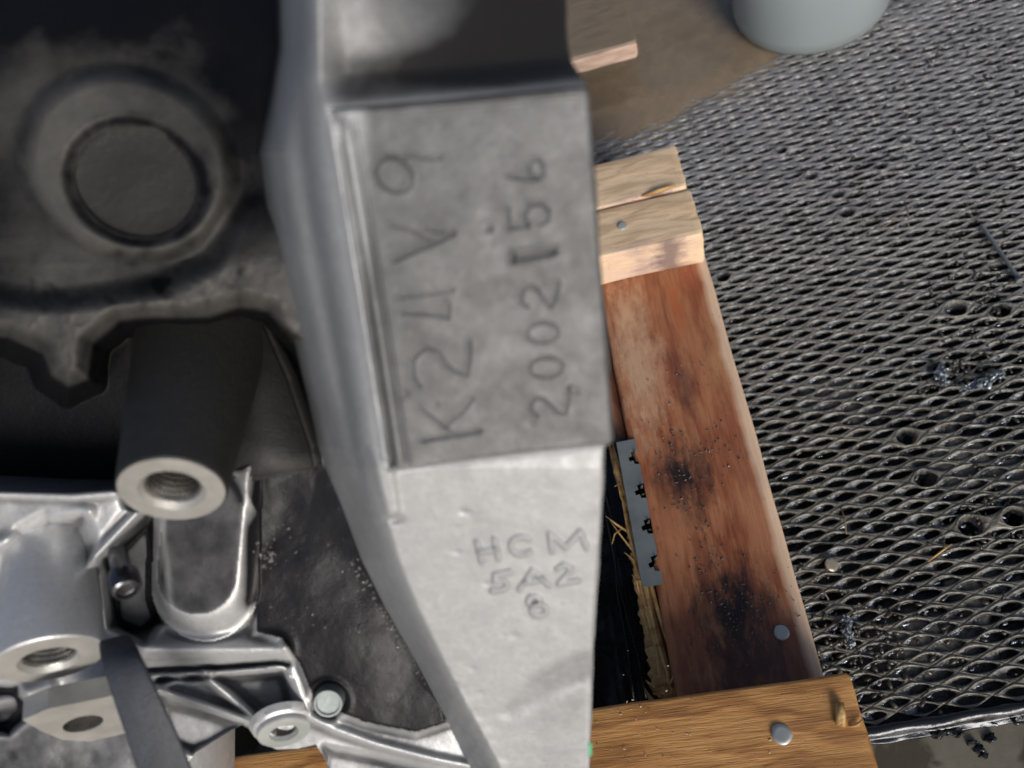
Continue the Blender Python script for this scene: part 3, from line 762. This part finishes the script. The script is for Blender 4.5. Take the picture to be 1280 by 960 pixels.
# ---- dark block wall on the left, with core plug, shelf and cavities
def build_block():
    xs = np.arange(-110, 480, 1.9); ys = np.arange(-90, 668, 1.9); Y, X = np.meshgrid(ys, xs, indexing='ij')
    h = np.zeros_like(X)
    # soft rolling wall
    h += 2.5*fbm(X, Y, 150, 101, 3)
    # sunken field above and right of the plug, sloping away from the light
    h -= 10*np.exp(-((X-250)/70)**2-((Y-60)/70)**2)
    h -= 26*sstep(60, -60, Y)*.6
    # core plug seat (ring)
    c, s = math.cos(math.radians(24)), math.sin(math.radians(24)); dx, dy = X-160, Y-206
    rr = np.hypot((c*dx+s*dy)/134, (-s*dx+c*dy)/112)
    h += 7.5*(1-sstep(.86, 1.12, rr))
    rr2 = np.hypot((c*(X-170)+s*(Y-228))/100, (-s*(X-170)+c*(Y-228))/84)
    h -= 3.2*(1-sstep(.80, 1.0, rr2))+7*(1-sstep(.66, .80, rr2))
    # shelf under the plug
    shelf = [(-120, 372), (0, 362), (60, 372), (120, 366), (200, 352), (262, 322), (300, 240), (330, 150), (500, 150), (500, 700), (400, 620), (332, 392), (300, 384), (255, 398), (190, 402), (150, 402), (118, 430), (112, 474), (84, 486), (58, 470), (48, 440), (10, 425), (-120, 420)]
    sds = sdpoly(X, Y, shelf); h += 13*(1-sstep(-26, 14, sds))*sstep(250, 350, Y+.3*(X-200))
    h += 1.0*np.clip(fbm(X, Y, 16, 105, 3), -.2, 1)*(1-sstep(-20, 10, sds))*sstep(300, 350, Y)
    # cavities under the shelf
    under = [(-120, 424), (10, 427), (50, 446), (60, 474), (86, 490), (116, 478), (122, 432), (152, 404), (200, 402), (262, 400), (300, 388), (332, 392), (380, 430), (440, 560), (560, 620), (560, 760), (-120, 760)]
    sdu = sdpoly(X, Y, under); h -= 62*(1-sstep(-20, 5, sdu+5*fbm(X, Y, 40, 119, 3)))
    h -= .07*np.clip(330-Y, 0, 999)*.6
    D = Dplane(Y, .262, .318)-h/1000
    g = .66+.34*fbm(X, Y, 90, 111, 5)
    g += .75*(1-sstep(-4, 12, sdu))  # cavities under the shelf painted darker, standing for their shade
    g += .50*sstep(140, -20, Y)+.35*sstep(230, 320, X)*(1-sstep(200, 330, Y))  # top and right of the wall: shade painted in over the oily tone
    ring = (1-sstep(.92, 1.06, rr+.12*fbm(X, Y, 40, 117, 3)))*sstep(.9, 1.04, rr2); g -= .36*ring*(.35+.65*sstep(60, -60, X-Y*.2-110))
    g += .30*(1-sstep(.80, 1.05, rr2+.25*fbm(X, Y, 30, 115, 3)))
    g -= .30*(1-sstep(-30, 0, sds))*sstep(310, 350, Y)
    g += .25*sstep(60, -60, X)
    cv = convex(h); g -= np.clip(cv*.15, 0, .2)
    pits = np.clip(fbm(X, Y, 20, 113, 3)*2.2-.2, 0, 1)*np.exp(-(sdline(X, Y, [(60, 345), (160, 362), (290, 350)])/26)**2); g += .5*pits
    return Eparent(relief('block_wall', X, Y, D, M_BLOCK, None, {'grime_shade': np.clip(g, 0, 1)}, back=.05))
build_block()

# ---- lower casting: ledges, ribs, plate, stadium boss
def build_lower():
    xs = np.arange(-110, 640, 1.7); n_r = 300
    yb = lerpcurve([(-110, 1060), (235.2, 1060), (236, 952), (245, 941), (262, 930), (285, 916), (302, 906), (316, 914), (330, 930), (345, 937), (372, 936), (394, 931), (402, 942), (410, 962), (425, 1000), (450, 1060), (640, 1060)])
    ytop = lerpcurve([(-110, 608), (0, 614), (80, 616), (150, 612), (215, 596), (285, 590), (330, 578), (395, 566), (420, 562), (460, 600), (640, 760)])
    T, X = np.meshgrid(np.linspace(0, 1, n_r), xs, indexing='ij'); Y = ytop(X)+(1060-ytop(X))*T
    YB = yb(X); in_ = Y < YB; Y = np.minimum(Y, YB); keep = in_[:-1, :-1] & in_[:-1, 1:]
    h = 1.6*fbm(X, Y, 90, 121, 3)+.15*fbm(X, Y, 16, 123, 3)
    # left bright shelf nearest the lens
    h += 17*inside(X, Y, [(-130, 590), (150, 590), (168, 640), (118, 700), (100, 650), (60, 650), (28, 668), (8, 720), (-130, 730)], 18)
    h += 3.0*np.exp(-(sdline(X, Y, [(-120, 612), (0, 618), (90, 621), (150, 616)])/6)**2)
    h += 4.0*np.exp(-(sdline(X, Y, [(-60, 700), (20, 672), (60, 650), (110, 640)])/9)**2)
    h += 13*np.exp(-(sdline(X, Y, [(186, 628), (106, 712)])/8.5)**2)
    # hollow beside second boss where the bolt sits
    h -= 16*inside(X, Y, [(132, 700), (190, 640), (200, 700), (206, 770), (180, 800), (140, 782)], 9)
    # dark cover plate on the right
    plate = [(290, 590), (400, 560), (440, 640), (540, 800), (560, 905), (520, 918), (455, 905), (392, 880), (372, 830), (350, 800), (318, 792), (318, 700), (318, 640)]
    sdp = sdpoly(X, Y, plate); h += 5*(1-sstep(-6, 8, sdp))
    h -= 2.0*inside(X, Y, [(395, 600), (470, 700), (540, 810), (548, 880), (500, 870), (460, 790), (400, 700), (330, 690), (330, 640)], 34)
    # bright rolled border under and left of the plate
    h += 3.2*np.exp(-(sdline(X, Y, [(356, 812), (370, 850), (386, 896), (420, 912), (470, 930), (540, 948), (600, 960)])/6.5)**2)
    h -= 10*inside(X, Y, [(405, 935), (470, 948), (560, 970), (640, 1000), (640, 1100), (380, 1100)], 8)
    # stadium-shaped boss under the threaded one
    dd = sdline(X, Y, [(258, 590), (253, 742)])
    R0 = np.interp(Y, [590, 742], [62, 52]); s1 = sdline(X, Y, [(262, 560), (246, 718)])-50; s2 = sdline(X, Y, [(262, 560), (257, 734)])-67
    tt_ = np.clip(s1/np.maximum(s1-s2, 3), 0, 1); tt_ = tt_*tt_*(3-2*tt_)
    h = np.where(s2 < 0, h*.35+6+9*(1-tt_)-0*Y, h)
    # ledge, slot and lower rim
    h += 10*np.exp(-(sdline(X, Y, [(180, 812), (250, 812), (345, 812)])/15)**2)*(Y < 834)
    h -= 5*np.exp(-(sdline(X, Y, [(178, 838), (270, 834), (345, 828), (360, 830)])/3.4)**2)
    h += 3.2*np.exp(-(sdline(X, Y, [(190, 846), (280, 840), (352, 834), (362, 846)])/3.4)**2)
    h -= 9*inside(X, Y, [(200, 850), (290, 846), (354, 840), (372, 900), (330, 900), (300, 880), (258, 842)], 7)
    # ribs towards the lower washer
    h += 8*np.exp(-(sdline(X, Y, [(196, 862), (250, 880), (306, 900), (340, 918)])/6)**2)
    h += 7*np.exp(-(sdline(X, Y, [(256, 842), (290, 868), (330, 905)])/7)**2)
    h += 4*np.exp(-(sdline(X, Y, [(190, 868), (226, 846)])/6)**2)
    h -= 6*inside(X, Y, [(200, 878), (250, 890), (302, 906), (262, 930), (240, 940), (215, 930)], 6)
    # left bottom lumps
    h += 5*np.exp(-(sdline(X, Y, [(-20, 880), (20, 872), (60, 860)])/12)**2)
    h -= 9*inside(X, Y, [(-130, 850), (20, 860), (40, 890), (10, 915), (-130, 905)], 8)
    h += 1.6*fbm(X, Y, 60, 127, 3)*inside(X, Y, [(-130, 840), (170, 840), (230, 1100), (-130, 1100)], 12)
    # plate recess around the dowel
    rd = np.hypot(X-411, Y-877); h -= 2.4*(1-sstep(19, 24, rd))
    h += .8*np.exp(-((rd-27)/4)**2)
    D = Dplane(Y, .305, .352)-h/1000
    g = .24+.20*fbm(X, Y, 80, 131, 4)
    oil = inside(X, Y, [(312, 660), (345, 640), (400, 590), (430, 640), (540, 800), (556, 890), (480, 890), (440, 850), (400, 800), (360, 750), (310, 750)], 26)
    g += 1.6*oil; g = np.where(sdp < -3, np.maximum(g, .80+.1*fbm(X, Y, 70, 139, 3)-.5*sstep(660, 600, Y)+oil), g)
    g += .50*(1-sstep(-6, 4, sdp))
    g = np.where(s1 < 0, .76+.08*fbm(X, Y, 60, 151, 3), g); g -= .15*np.where((s1 >= 0) & (s2 < 4), 1, 0)*sstep(640, 720, Y); g -= .35*np.exp(-(sdline(X, Y, [(185, 812), (345, 812)])/12)**2)  # boss face darkened, bevel and ledge lightened, imitating the low light
    g += .35*inside(X, Y, [(132, 700), (200, 640), (206, 780), (150, 800)], 8)
    g += .40*inside(X, Y, [(-130, 850), (30, 860), (190, 870), (230, 1100), (-130, 1100)], 14)
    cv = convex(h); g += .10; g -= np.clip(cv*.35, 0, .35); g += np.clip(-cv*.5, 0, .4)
    return Eparent(relief('lower_casting', X, Y, D, M_LOWER, None, {'grime_shade': np.clip(g, -.2, 1.7)}, back=.06, keep=keep))
build_lower()

# ---- true turned bosses
def px_r(px, D): return px*D/F
def boss(name, cx, cy, D, Rpx, tilt, az_, hole, length, taper, body_mat, face_mat, thread=True, depth=.018, seg=72):
    R_ = px_r(Rpx, D); rh = px_r(hole, D); c = Vector(ray(cx, cy, D)[0])
    t = math.radians(tilt); a = math.radians(az_)        # az_: picture direction the face looks to, 0 = straight down
    vw = (Vector(CAM)-c).normalized(); dn = Vector(-UV); dn = (dn-vw*dn.dot(vw)).normalized(); rt = dn.cross(vw)
    if rt.dot(Vector(RV)) < 0: rt = -rt
    n = (vw*math.cos(t)+dn*math.sin(t)*math.cos(a)+rt*math.sin(t)*math.sin(a)).normalized()
    body = lathe(name, [(R_*taper, -length), (R_*(1+(taper-1)*.5), -length*.5), (R_*1.0, -.0022), (R_*.985, -.0006), (R_*.95, 0)], c, n, body_mat, None, seg, .004)
    Eparent(body)
    face = lathe('machined_face', [(R_*.952, .00005), (R_*.75, .0003), (rh*1.18, .0003), (rh*1.04, -.0012), (rh*1.0, -.0016)], c, n, face_mat, None, seg); setparent(face, body)
    pr = []
    if thread:
        z = -.0016
        while z > -depth:
            pr += [(rh*1.0, z), (rh*.88, z-.0010), (rh*.88, z-.0012), (rh*1.0, z-.0022)]; z -= .0024
    else: pr = [(rh, -.0016), (rh*.99, -depth)]
    pr += [(rh*.7, pr[-1][1]-.002), (.00002, pr[-1][1]-.003)]
    th = lathe('threaded_bore' if thread else 'bore', pr, c, n, M_THREAD, None, seg, sharp=80); setparent(th, body)
    return body, c, n
b1 = boss('threaded_boss', 215, 613, .272, 66, 54, -11, 34, .080, 1.42, M_BOSS, M_MACH)
b2 = boss('boss', 62, 825, .308, 63, 66, 0, 30, .066, .80, M_LOWER, M_MACH, thread=True, depth=.009)
def tab():
    c = Vector(ray(104, 905, .322)[0]); vw = (Vector(CAM)-c).normalized(); dn = Vector(-UV); dn = (dn-vw*dn.dot(vw)).normalized()
    t = math.radians(66); n = (vw*math.cos(t)+dn*math.sin(t)).normalized(); bm = bmesh.new(); top = []
    out = [(28, 900), (60, 886), (110, 876), (148, 868), (168, 880), (182, 902), (160, 916), (112, 927), (78, 925), (52, 914)]
    for x, y in out:
        q = Vector(ray(x, y, 1.0)[0])-Vector(CAM); top.append(Vector(CAM)+q*((c-Vector(CAM)).dot(n)/q.dot(n)))
    a_ = [bm.verts.new(v) for v in top]; b_ = [bm.verts.new(v-n*.009) for v in top]; m = len(out)
    # face with a round opening
    x, y, z = frame(n); R_ = .0075; k = 30; ring = [bm.verts.new(c+x*R_*math.cos(2*math.pi*i/k)+y*R_*math.sin(2*math.pi*i/k)) for i in range(k)]
    ring2 = [bm.verts.new(v.co-n*.008) for v in ring]
    es = [bm.edges.new((a_[i], a_[(i+1) % m])) for i in range(m)]+[bm.edges.new((ring[i], ring[(i+1) % k])) for i in range(k)]
    bmesh.ops.triangle_fill(bm, edges=es, use_beauty=True)
    for i in range(m): bm.faces.new((a_[i], b_[i], b_[(i+1) % m], a_[(i+1) % m]))
    for i in range(k): bm.faces.new((ring[i], ring2[i], ring2[(i+1) % k], ring[(i+1) % k]))
    bm.faces.new(ring2); bm.faces.new(b_)
    bmesh.ops.recalc_face_normals(bm, faces=bm.faces)
    o = bm_obj('mounting_tab', bm, M_MACH, None); Eparent(o)
    th = lathe('bore', [(.0074, -.0005), (.0070, -.003), (.0070, -.007), (.0001, -.0078)], c, n, M_THREAD, None, 32); setparent(th, o)
tab()
b4 = boss('washer_boss', 355, 916, .343, 33, 60, 4, 15, .006, 1.25, M_LOWER, M_STEEL, thread=False, depth=.01)
b1[0]['label'] = 'long dark cylindrical boss with bright threaded end'
# dowel plug in the cover plate
p = Vector(ray(411, 877, .3375)[0]); n = EV(.05, -.1, 1)
o = lathe('dowel', [(px_r(18.5, .338), -.004), (px_r(18.5, .338), .0009), (px_r(17.2, .338), .0020), (px_r(15, .338), .0020), (px_r(13.8, .338), .0011), (px_r(8, .338), .0010), (.00002, .0010)], p, n, M_DULLSTEEL, None, 48); Eparent(o)
# freeze plug pressed in the ring: a shallow dull cup
p = Vector(ray(171, 229, .2743)[0]); n = EV(0, -.05, 1)
o = lathe('core_plug', [(px_r(97, .27), -.004), (px_r(96, .27), -.0006), (px_r(92, .27), -.0001), (px_r(80, .27), -.0005), (px_r(66, .27), -.0012), (px_r(40, .27), -.0010), (.0002, -.0006)], p, n,
          mat_cast('dull_plug_metal', (.020, .019, .017), (.012, .011, .010), (.55, .7), .15, .7, .35), None, 72, 0, ecc=.86); Eparent(o)
# gusset between threaded boss and flange (thick web)
def web(name, pts, D0, D1, thick, mat):
    bm = bmesh.new(); fr = []; bk = []
    for x, y, k in pts:
        D = D0+(D1-D0)*k; q = Vector(ray(x, y, D)[0]); fr.append(bm.verts.new(q)); bk.append(bm.verts.new(q+Vector(DV)*thick))
    n = len(pts); bm.faces.new(fr); bm.faces.new(bk[::-1])
    for i in range(n): bm.faces.new((fr[i], bk[i], bk[(i+1) % n], fr[(i+1) % n]))
    bmesh.ops.recalc_face_normals(bm, faces=bm.faces)
    bmesh.ops.bevel(bm, geom=[e for e in bm.edges], offset=.0022, segments=3, affect='EDGES', clamp_overlap=True)
    bmesh.ops.triangulate(bm, faces=[f for f in bm.faces if len(f.verts) > 4])
    return Eparent(bm_obj(name, bm, mat, None, True))
web('gusset', [(262, 398, 0), (306, 386, 0), (330, 398, .1), (362, 470, .4), (392, 560, .9), (396, 590, 1), (286, 606, 1), (262, 540, .6)], .324, .316, .03, mat_cast('black_oily_web', (.014, .014, .014), (.006, .006, .006), (.5, .65), .1, .6))
# oily bolt in the hollow
P0 = Vector(ray(147, 690, .322)[0]); P1 = Vector(ray(158, 738, .305)[0]); ax = (P1-P0).normalized()
o = lathe('bolt', [(.0038, 0), (.0039, (P1-P0).length*.55), (.0049, (P1-P0).length*.6), (.0058, (P1-P0).length*.62), (.0060, (P1-P0).length*.92), (.0050, (P1-P0).length), (.0040, (P1-P0).length*1.02), (.0034, (P1-P0).length*.95), (.00002, (P1-P0).length*.95)], P0, ax, M_OILSTEEL, None, 24, .03); Eparent(o)

# support foot of the casting, out of frame below, that carries the engine on the front board
def foot():
    bm = bmesh.new()
    top = [Vector(ray(x, y, D)[0]) for x, y, D in ((470, 1080, .33), (730, 1080, .33), (730, 1050, .37), (470, 1050, .37))]
    cx = sum((v.x for v in top))/4; cy = sum((v.y for v in top))/4
    bot = [Vector((v.x, v.y, .1136)) for v in top]
    a = [bm.verts.new(v) for v in top]; b = [bm.verts.new(v) for v in bot]
    bm.faces.new(a); bm.faces.new(b[::-1])
    for i in range(4): bm.faces.new((a[i], b[i], b[(i+1) % 4], a[(i+1) % 4]))
    bmesh.ops.recalc_face_normals(bm, faces=bm.faces)
    bmesh.ops.bevel(bm, geom=list(bm.edges), offset=.003, segments=2, affect='EDGES')
    return Eparent(bm_obj('mounting_foot', bm, M_FLANGE, None))
foot()

# small speck of green tape on the flange edge
bm = bmesh.new(); q = [Vector(ray(x, y, D)[0]) for x, y, D in ((735, 928, .2815), (739.5, 928, .2815), (739.5, 944, .2825), (735, 944, .2825))]
a = [bm.verts.new(v) for v in q]; b = [bm.verts.new(v-Vector(DV)*.0006) for v in q]
bm.faces.new(b); bm.faces.new(a[::-1])
for i in range(4): bm.faces.new((a[i], a[(i+1) % 4], b[(i+1) % 4], b[i]))
o = bm_obj('tape_scrap', bm, M_GREEN, None); Eparent(o)

# grit stuck in the oil of the cover plate
random.seed(9)
bm = bmesh.new()
for k in range(170):
    if k < 24: x, y = random.gauss(332, 7), random.gauss(690, 12)
    elif k < 130:
        t = random.random(); x, y = 440+95*t+random.gauss(0, 5), 700+150*t+random.gauss(0, 6)
    else: x, y = random.uniform(330, 500), random.uniform(650, 800)
    if x < 300 or x > 395+ (y-640)*.55+20: continue
    s = random.uniform(.0002, .0006) if k > 10 else random.uniform(.0005, .0010)
    q = Vector(ray(x, y, .3265+ .00008*(y-690))[0])
    bmesh.ops.create_icosphere(bm, subdivisions=1, radius=1, matrix=Matrix.Translation(q) @ Matrix.Rotation(random.uniform(0, 6), 4, (1, .3, random.random())) @ Matrix.Diagonal((s*1.5, s, s*.8, 1)))
gr = bm_obj('grit', bm, M_GRIT, None); gr['kind'] = 'stuff'; Eparent(gr)

# ---- black tie strap hanging over the lower casting
def strap():
    ctr = [(140, 797, .312), (146, 812, .297), (155, 838, .292), (168, 870, .291), (182, 905, .292), (198, 945, .295), (214, 990, .300), (235, 1060, .31)]
    hw = [18, 23, 25, 27, 29, 31, 33, 36]
    V = []; 
    for (x, y, D), w_ in zip(ctr, hw):
        for k in range(9):
            t = k/8*2-1; V.append((x+w_*t*1.0, y-w_*t*.26, D-.0012*(1-t*t)))
    P_ = np.array(V); fr = ray(P_[:, 0], P_[:, 1], P_[:, 2]); bk = fr+DV*.0016
    n = 9; m = len(ctr); Q = []
    for i in range(m-1):
        for j in range(n-1):
            a = i*n+j; Q.append((a, a+n, a+n+1, a+1)); a += n*m; Q.append((a, a+1, a+n+1, a+n))
        for j, s in ((0, 1), (n-1, -1)):
            a = i*n+j; Q.append((a, a+n*m, a+n*m+n, a+n)[::s])
    for i in (0, m-1):
        for j in range(n-1):
            a = i*n+j; Q.append((a, a+1, a+1+n*m, a+n*m))
    o = mesh_np('tie_strap', np.concatenate([fr, bk]), Q, M_STRAP)
    mod = o.modifiers.new('sub', 'SUBSURF'); mod.levels = 2; mod.render_levels = 2
    return tag(o, 'dark blue-grey strap hanging over the lower left castings of the engine', 'strap')
strap()

# ================================================================ LOOSE THINGS ON THE GRATE
# threaded screw, upper right
def screw(name, p0, p1, r, label, group=None):
    a = Vector(p0); b = Vector(p1); L = (b-a).length; ax = (b-a).normalized(); pr = [(.0001, 0)]
    z = .0015
    while z < L*.93:
        pr += [(r*.82, z), (r*1.05, z+.0006), (r*.82, z+.0012)]; z += .0013
    pr += [(r*.9, L*.94), (r*2.0, L*.955), (r*2.1, L*.99), (r*1.2, L*1.0), (.0001, L)]
    o = lathe(name, pr, a, ax, M_DULLSTEEL, None, 16, sharp=70); return tag(o, label, 'screw')
screw('screw', at(1226, 280, .004), at(1276, 352, .005), .0017, 'long threaded steel screw lying on the grate at the right edge')
o = nail(1039, 706, .003, .0052, None, (.35, -.15), name='roofing_nail', proud=.0014, mat=mat_mach('tarnished_brass_steel', (.42, .37, .28), .4, .6)); tag(o, 'round tarnished nail head poking through the grate beside the plank', 'nail')
# crumpled film scraps
def film(px, py, w_, l, ang, seed, label):
    c = at(px, py, .004); n1, n2 = 40, 18; V = []; a = math.radians(ang)
    for i in range(n1):
        for j in range(n2):
            u_, v_ = i/(n1-1)-.5, j/(n2-1)-.5
            ed = .55+.9*mnoise.noise(Vector((u_*9, seed, math.copysign(1, v_))))
            x = u_*l+.004*mnoise.noise(Vector((u_*6, v_*9, seed+4))); y = v_*w_*max(.15, ed)*(1-1.6*u_*u_)+.003*mnoise.noise(Vector((u_*5, seed, 2)))
            z = .0035*abs(mnoise.noise(Vector((u_*13+seed, v_*7, 0))))*2+.0016*abs(mnoise.noise(Vector((u_*31+seed, v_*19, 3))))
            V.append((c.x+x*math.cos(a)-y*math.sin(a), c.y+x*math.sin(a)+y*math.cos(a), c.z-.001+z))
    Q = [(i*n2+j, i*n2+j+1, (i+1)*n2+j+1, (i+1)*n2+j) for i in range(n1-1) for j in range(n2-1)]
    o = mesh_np('film_scrap', V, Q, M_FOIL); m_ = o.modifiers.new('s', 'SOLIDIFY'); m_.thickness = .0003
    return tag(o, label, 'plastic scrap', 'crumpled film scraps on the grate')
film(1228, 478, .013, .036, 12, 1.0, 'long shiny crumpled scrap of clear film on the grate near the right edge')
film(1177, 470, .012, .018, 70, 4.0, 'short curled scrap of clear film left of the long one')
film(1060, 790, .010, .022, 80, 7.0, 'small wet curl of film on the grate right of the plank nail')
# twigs
for k, (a, b, lab) in enumerate([((1050, 632), (1058, 668), 'thin dry twig standing across the grate right of the plank'), ((1130, 250), (1136, 285), 'thin pale twig upright on the upper grate'),
        ((1160, 702), (1190, 680), 'thin straw-coloured sliver slanting on the grate below the largest holes'), ((1098, 288), (1130, 270), 'short pale fibre slanting on the upper grate'), ((1022, 735), (1036, 750), 'tiny pale fibre on the grate below the tarnished nail head')]):
    p0, p1 = at(*a, .003), at(*b, .004); mid = (p0+p1)/2+Vector((.001, .0005, .002))
    o = tube('twig', [p0, mid, p1], [.0005, .0007, .0004], M_TWIG if k != 2 else M_SPLINT, None, 7); tag(o, lab, 'twig', 'dry twigs and fibres on the grate')
# wet glistening blobs of dirt scattered over the net
random.seed(21); bm = bmesh.new()
for k in range(760):
    cl = random.choice([(1060, 260, 30, 60), (1180, 380, 60, 60), (1080, 830, 70, 40), (1150, 780, 60, 50), (1230, 620, 40, 60), (1200, 200, 60, 70), (1200, 60, 60, 30), (1060, 800, 30, 40), (1190, 470, 35, 14), (1235, 655, 35, 16), (1225, 350, 20, 30)])
    x, y = random.gauss(cl[0], cl[2]), random.gauss(cl[1], cl[3])
    if x < 1000 or min(math.hypot(x-a_, y-b_) for a_, b_ in ((1150, 540), (1130, 600), (1202, 388), (1205, 655), (1255, 650))) < 17: continue
    p = at(x, y, 0)
    if not (GY0 < p.y < GY1): continue
    s = random.uniform(.0006, .0019)
    bmesh.ops.create_icosphere(bm, subdivisions=1, radius=1, matrix=Matrix.Translation(p+Vector((0, 0, .0004))) @ Matrix.Rotation(random.uniform(0, 6), 4, 'Z') @ Matrix.Diagonal((s*random.uniform(1, 2.4), s, s*.55, 1)))
for v in bm.verts: v.co += Vector((mnoise.noise(v.co*700), mnoise.noise(v.co*700+Vector((5, 0, 0))), mnoise.noise(v.co*700+Vector((9, 0, 0)))))*.0011
o = bm_obj('wet_dirt', bm, mat_simple('wet_dirt_clods', (.05, .045, .038), .16, 0, 300, .6), None, True); tag(o, 'wet glistening dirt crumbs scattered over the metal grate', 'dirt', kind='stuff')
# pale beads added as wet glints on the far-left lip of the openings
rg2 = np.random.default_rng(33); tb_ = bmesh.new(); bmesh.ops.create_icosphere(tb_, subdivisions=2, radius=1); tv = np.array([v.co[:] for v in tb_.verts]); tf = np.array([[v.index for v in f.verts] for f in tb_.faces]); tb_.free(); BV, BF, nb = [], [], 0
for jj in range(2, 110):
    for ii in range(0, 36):
        cx = -.28+(ii+(.5 if jj % 2 else 0))*LW; cy = GY0+jj*SW*.5
        if cy > GY1-.01 or cx < .05 or cx > .60: continue
        pr_ = .85 if cy < .22 else (.45 if cy < .36 else .20)
        if cx > .27 and cy > .2: pr_ += .25
        if rg2.random() > pr_: continue
        s_ = rg2.uniform(.0006, .0014)*(1 if cy < .3 else .8)
        L_ = Matrix.Translation((cx-.0058+rg2.normal(0, .0010), cy+.0013+rg2.normal(0, .0005), -.0009+rg2.normal(0, .0003))) @ Matrix.Rotation(.35+rg2.normal(0, .25), 4, 'Z') @ Matrix.Diagonal((s_*rg2.uniform(1.6, 3.4), s_*.75, s_*.6, 1))
        m_ = np.array(L_); p_ = tv@m_[:3, :3].T+m_[:3, 3]; q_ = p_*1000; ph = rg2.random(3)*6
        p_ = p_+.00035*np.stack([np.sin(q_[:, 1]*2.1+ph[0]), np.sin(q_[:, 0]*1.7+ph[1]), np.sin(q_[:, 0]*2.3+q_[:, 1]*1.1+ph[2])], 1)
        BV.append(p_); BF.append(tf+nb*len(tv)); nb += 1
o = mesh_np('glint_beads', np.concatenate(BV), np.concatenate(BF), mat_simple('bead_glint_grey', (.36, .38, .41), .14, .75, 700, .9)); tag(o, 'pale shiny beads added as wet glints along the openings of the metal grate', 'oil', kind='stuff')
# wet drops and rubble on the concrete, bottom right
random.seed(22); bm = bmesh.new()
for k in range(16):
    x, y = random.choice([(1225, 925), (1270, 895), (1180, 905)]); x += random.gauss(0, 14); y += random.gauss(0, 8)
    s = random.uniform(.0008, .0034); p = at(x, y, -.007)
    if p.y > GY0-.009: p.y = GY0-.010
    bmesh.ops.create_icosphere(bm, subdivisions=2, radius=1, matrix=Matrix.Translation(p) @ Matrix.Diagonal((s*1.5, s, s*.6, 1)))
for v in bm.verts: v.co += Vector((mnoise.noise(v.co*500), mnoise.noise(v.co*500+Vector((5, 0, 0))), mnoise.noise(v.co*300)))*.0028
o = bm_obj('oil_drops', bm, M_EDGE, None, True); tag(o, 'shiny black oil lumps on wet concrete below the grate edge', 'oil drops', kind='stuff')

# ---- cloudy plastic container at the top
c = at(1030, 50, .004); R_ = .080
jug = empty('plastic_container', (c.x, c.y+.05, 0.001), 'cloudy bluish plastic container standing at the back edge of the metal grate', 'container')
prof = [(.0001, .006), (R_*.60, .004), (R_*.78, .0025), (R_*.90, .006), (R_*.97, .014), (R_, .026), (R_*1.0, .08), (R_*.985, .086), (R_*1.0, .092), (R_*1.01, .17), (R_*.99, .176), (R_*1.01, .182), (R_*1.02, .24)]
body = lathe('body', prof, (c.x, c.y+.05, .0012), Vector((0, 0, 1)), M_TRANS, None, 96, .004, sharp=80); setparent(body, jug)
rim = lathe('rim', [(R_*1.02, .236), (R_*1.06, .238), (R_*1.06, .246), (R_*1.0, .247), (R_*.99, .238)], (c.x, c.y+.05, .0012), Vector((0, 0, 1)), M_TRANS, None, 96); setparent(rim, jug)

# ---- loose board lying behind, raised on a block
def loose(name, x0, x1, y0, y1, z0, z1, mat, lab, cat):
    o = board(name, x0, x1, y0, y1, z0, z1, mat, 'x', 12.0, parent=None); return tag(o, lab, cat)
q1, q2 = at(715, 76, .04), at(790, 42, .04)
sb = loose('wood_offcut', -.30, .062, .700, .80, .030, .050, mat_wood('muddy_offcut_wood', (.22, .17, .115), (.20, .155, .105), (.17, .13, .085), .3), 'muddy board with a pale cut edge lying behind the engine', 'board')
pe = board('cut_edge', -.298, .0605, .697, .7015, .0315, .0485, M_PINKW, 'x', 13.0, bev=.0006, parent=None); setparent(pe, sb)
tag(board('support_block', -.28, -.08, .71, .78, .0035, .0295, M_DARKW, 'x', 14.0, parent=None), 'dark wood block under the muddy board behind the engine', 'block')
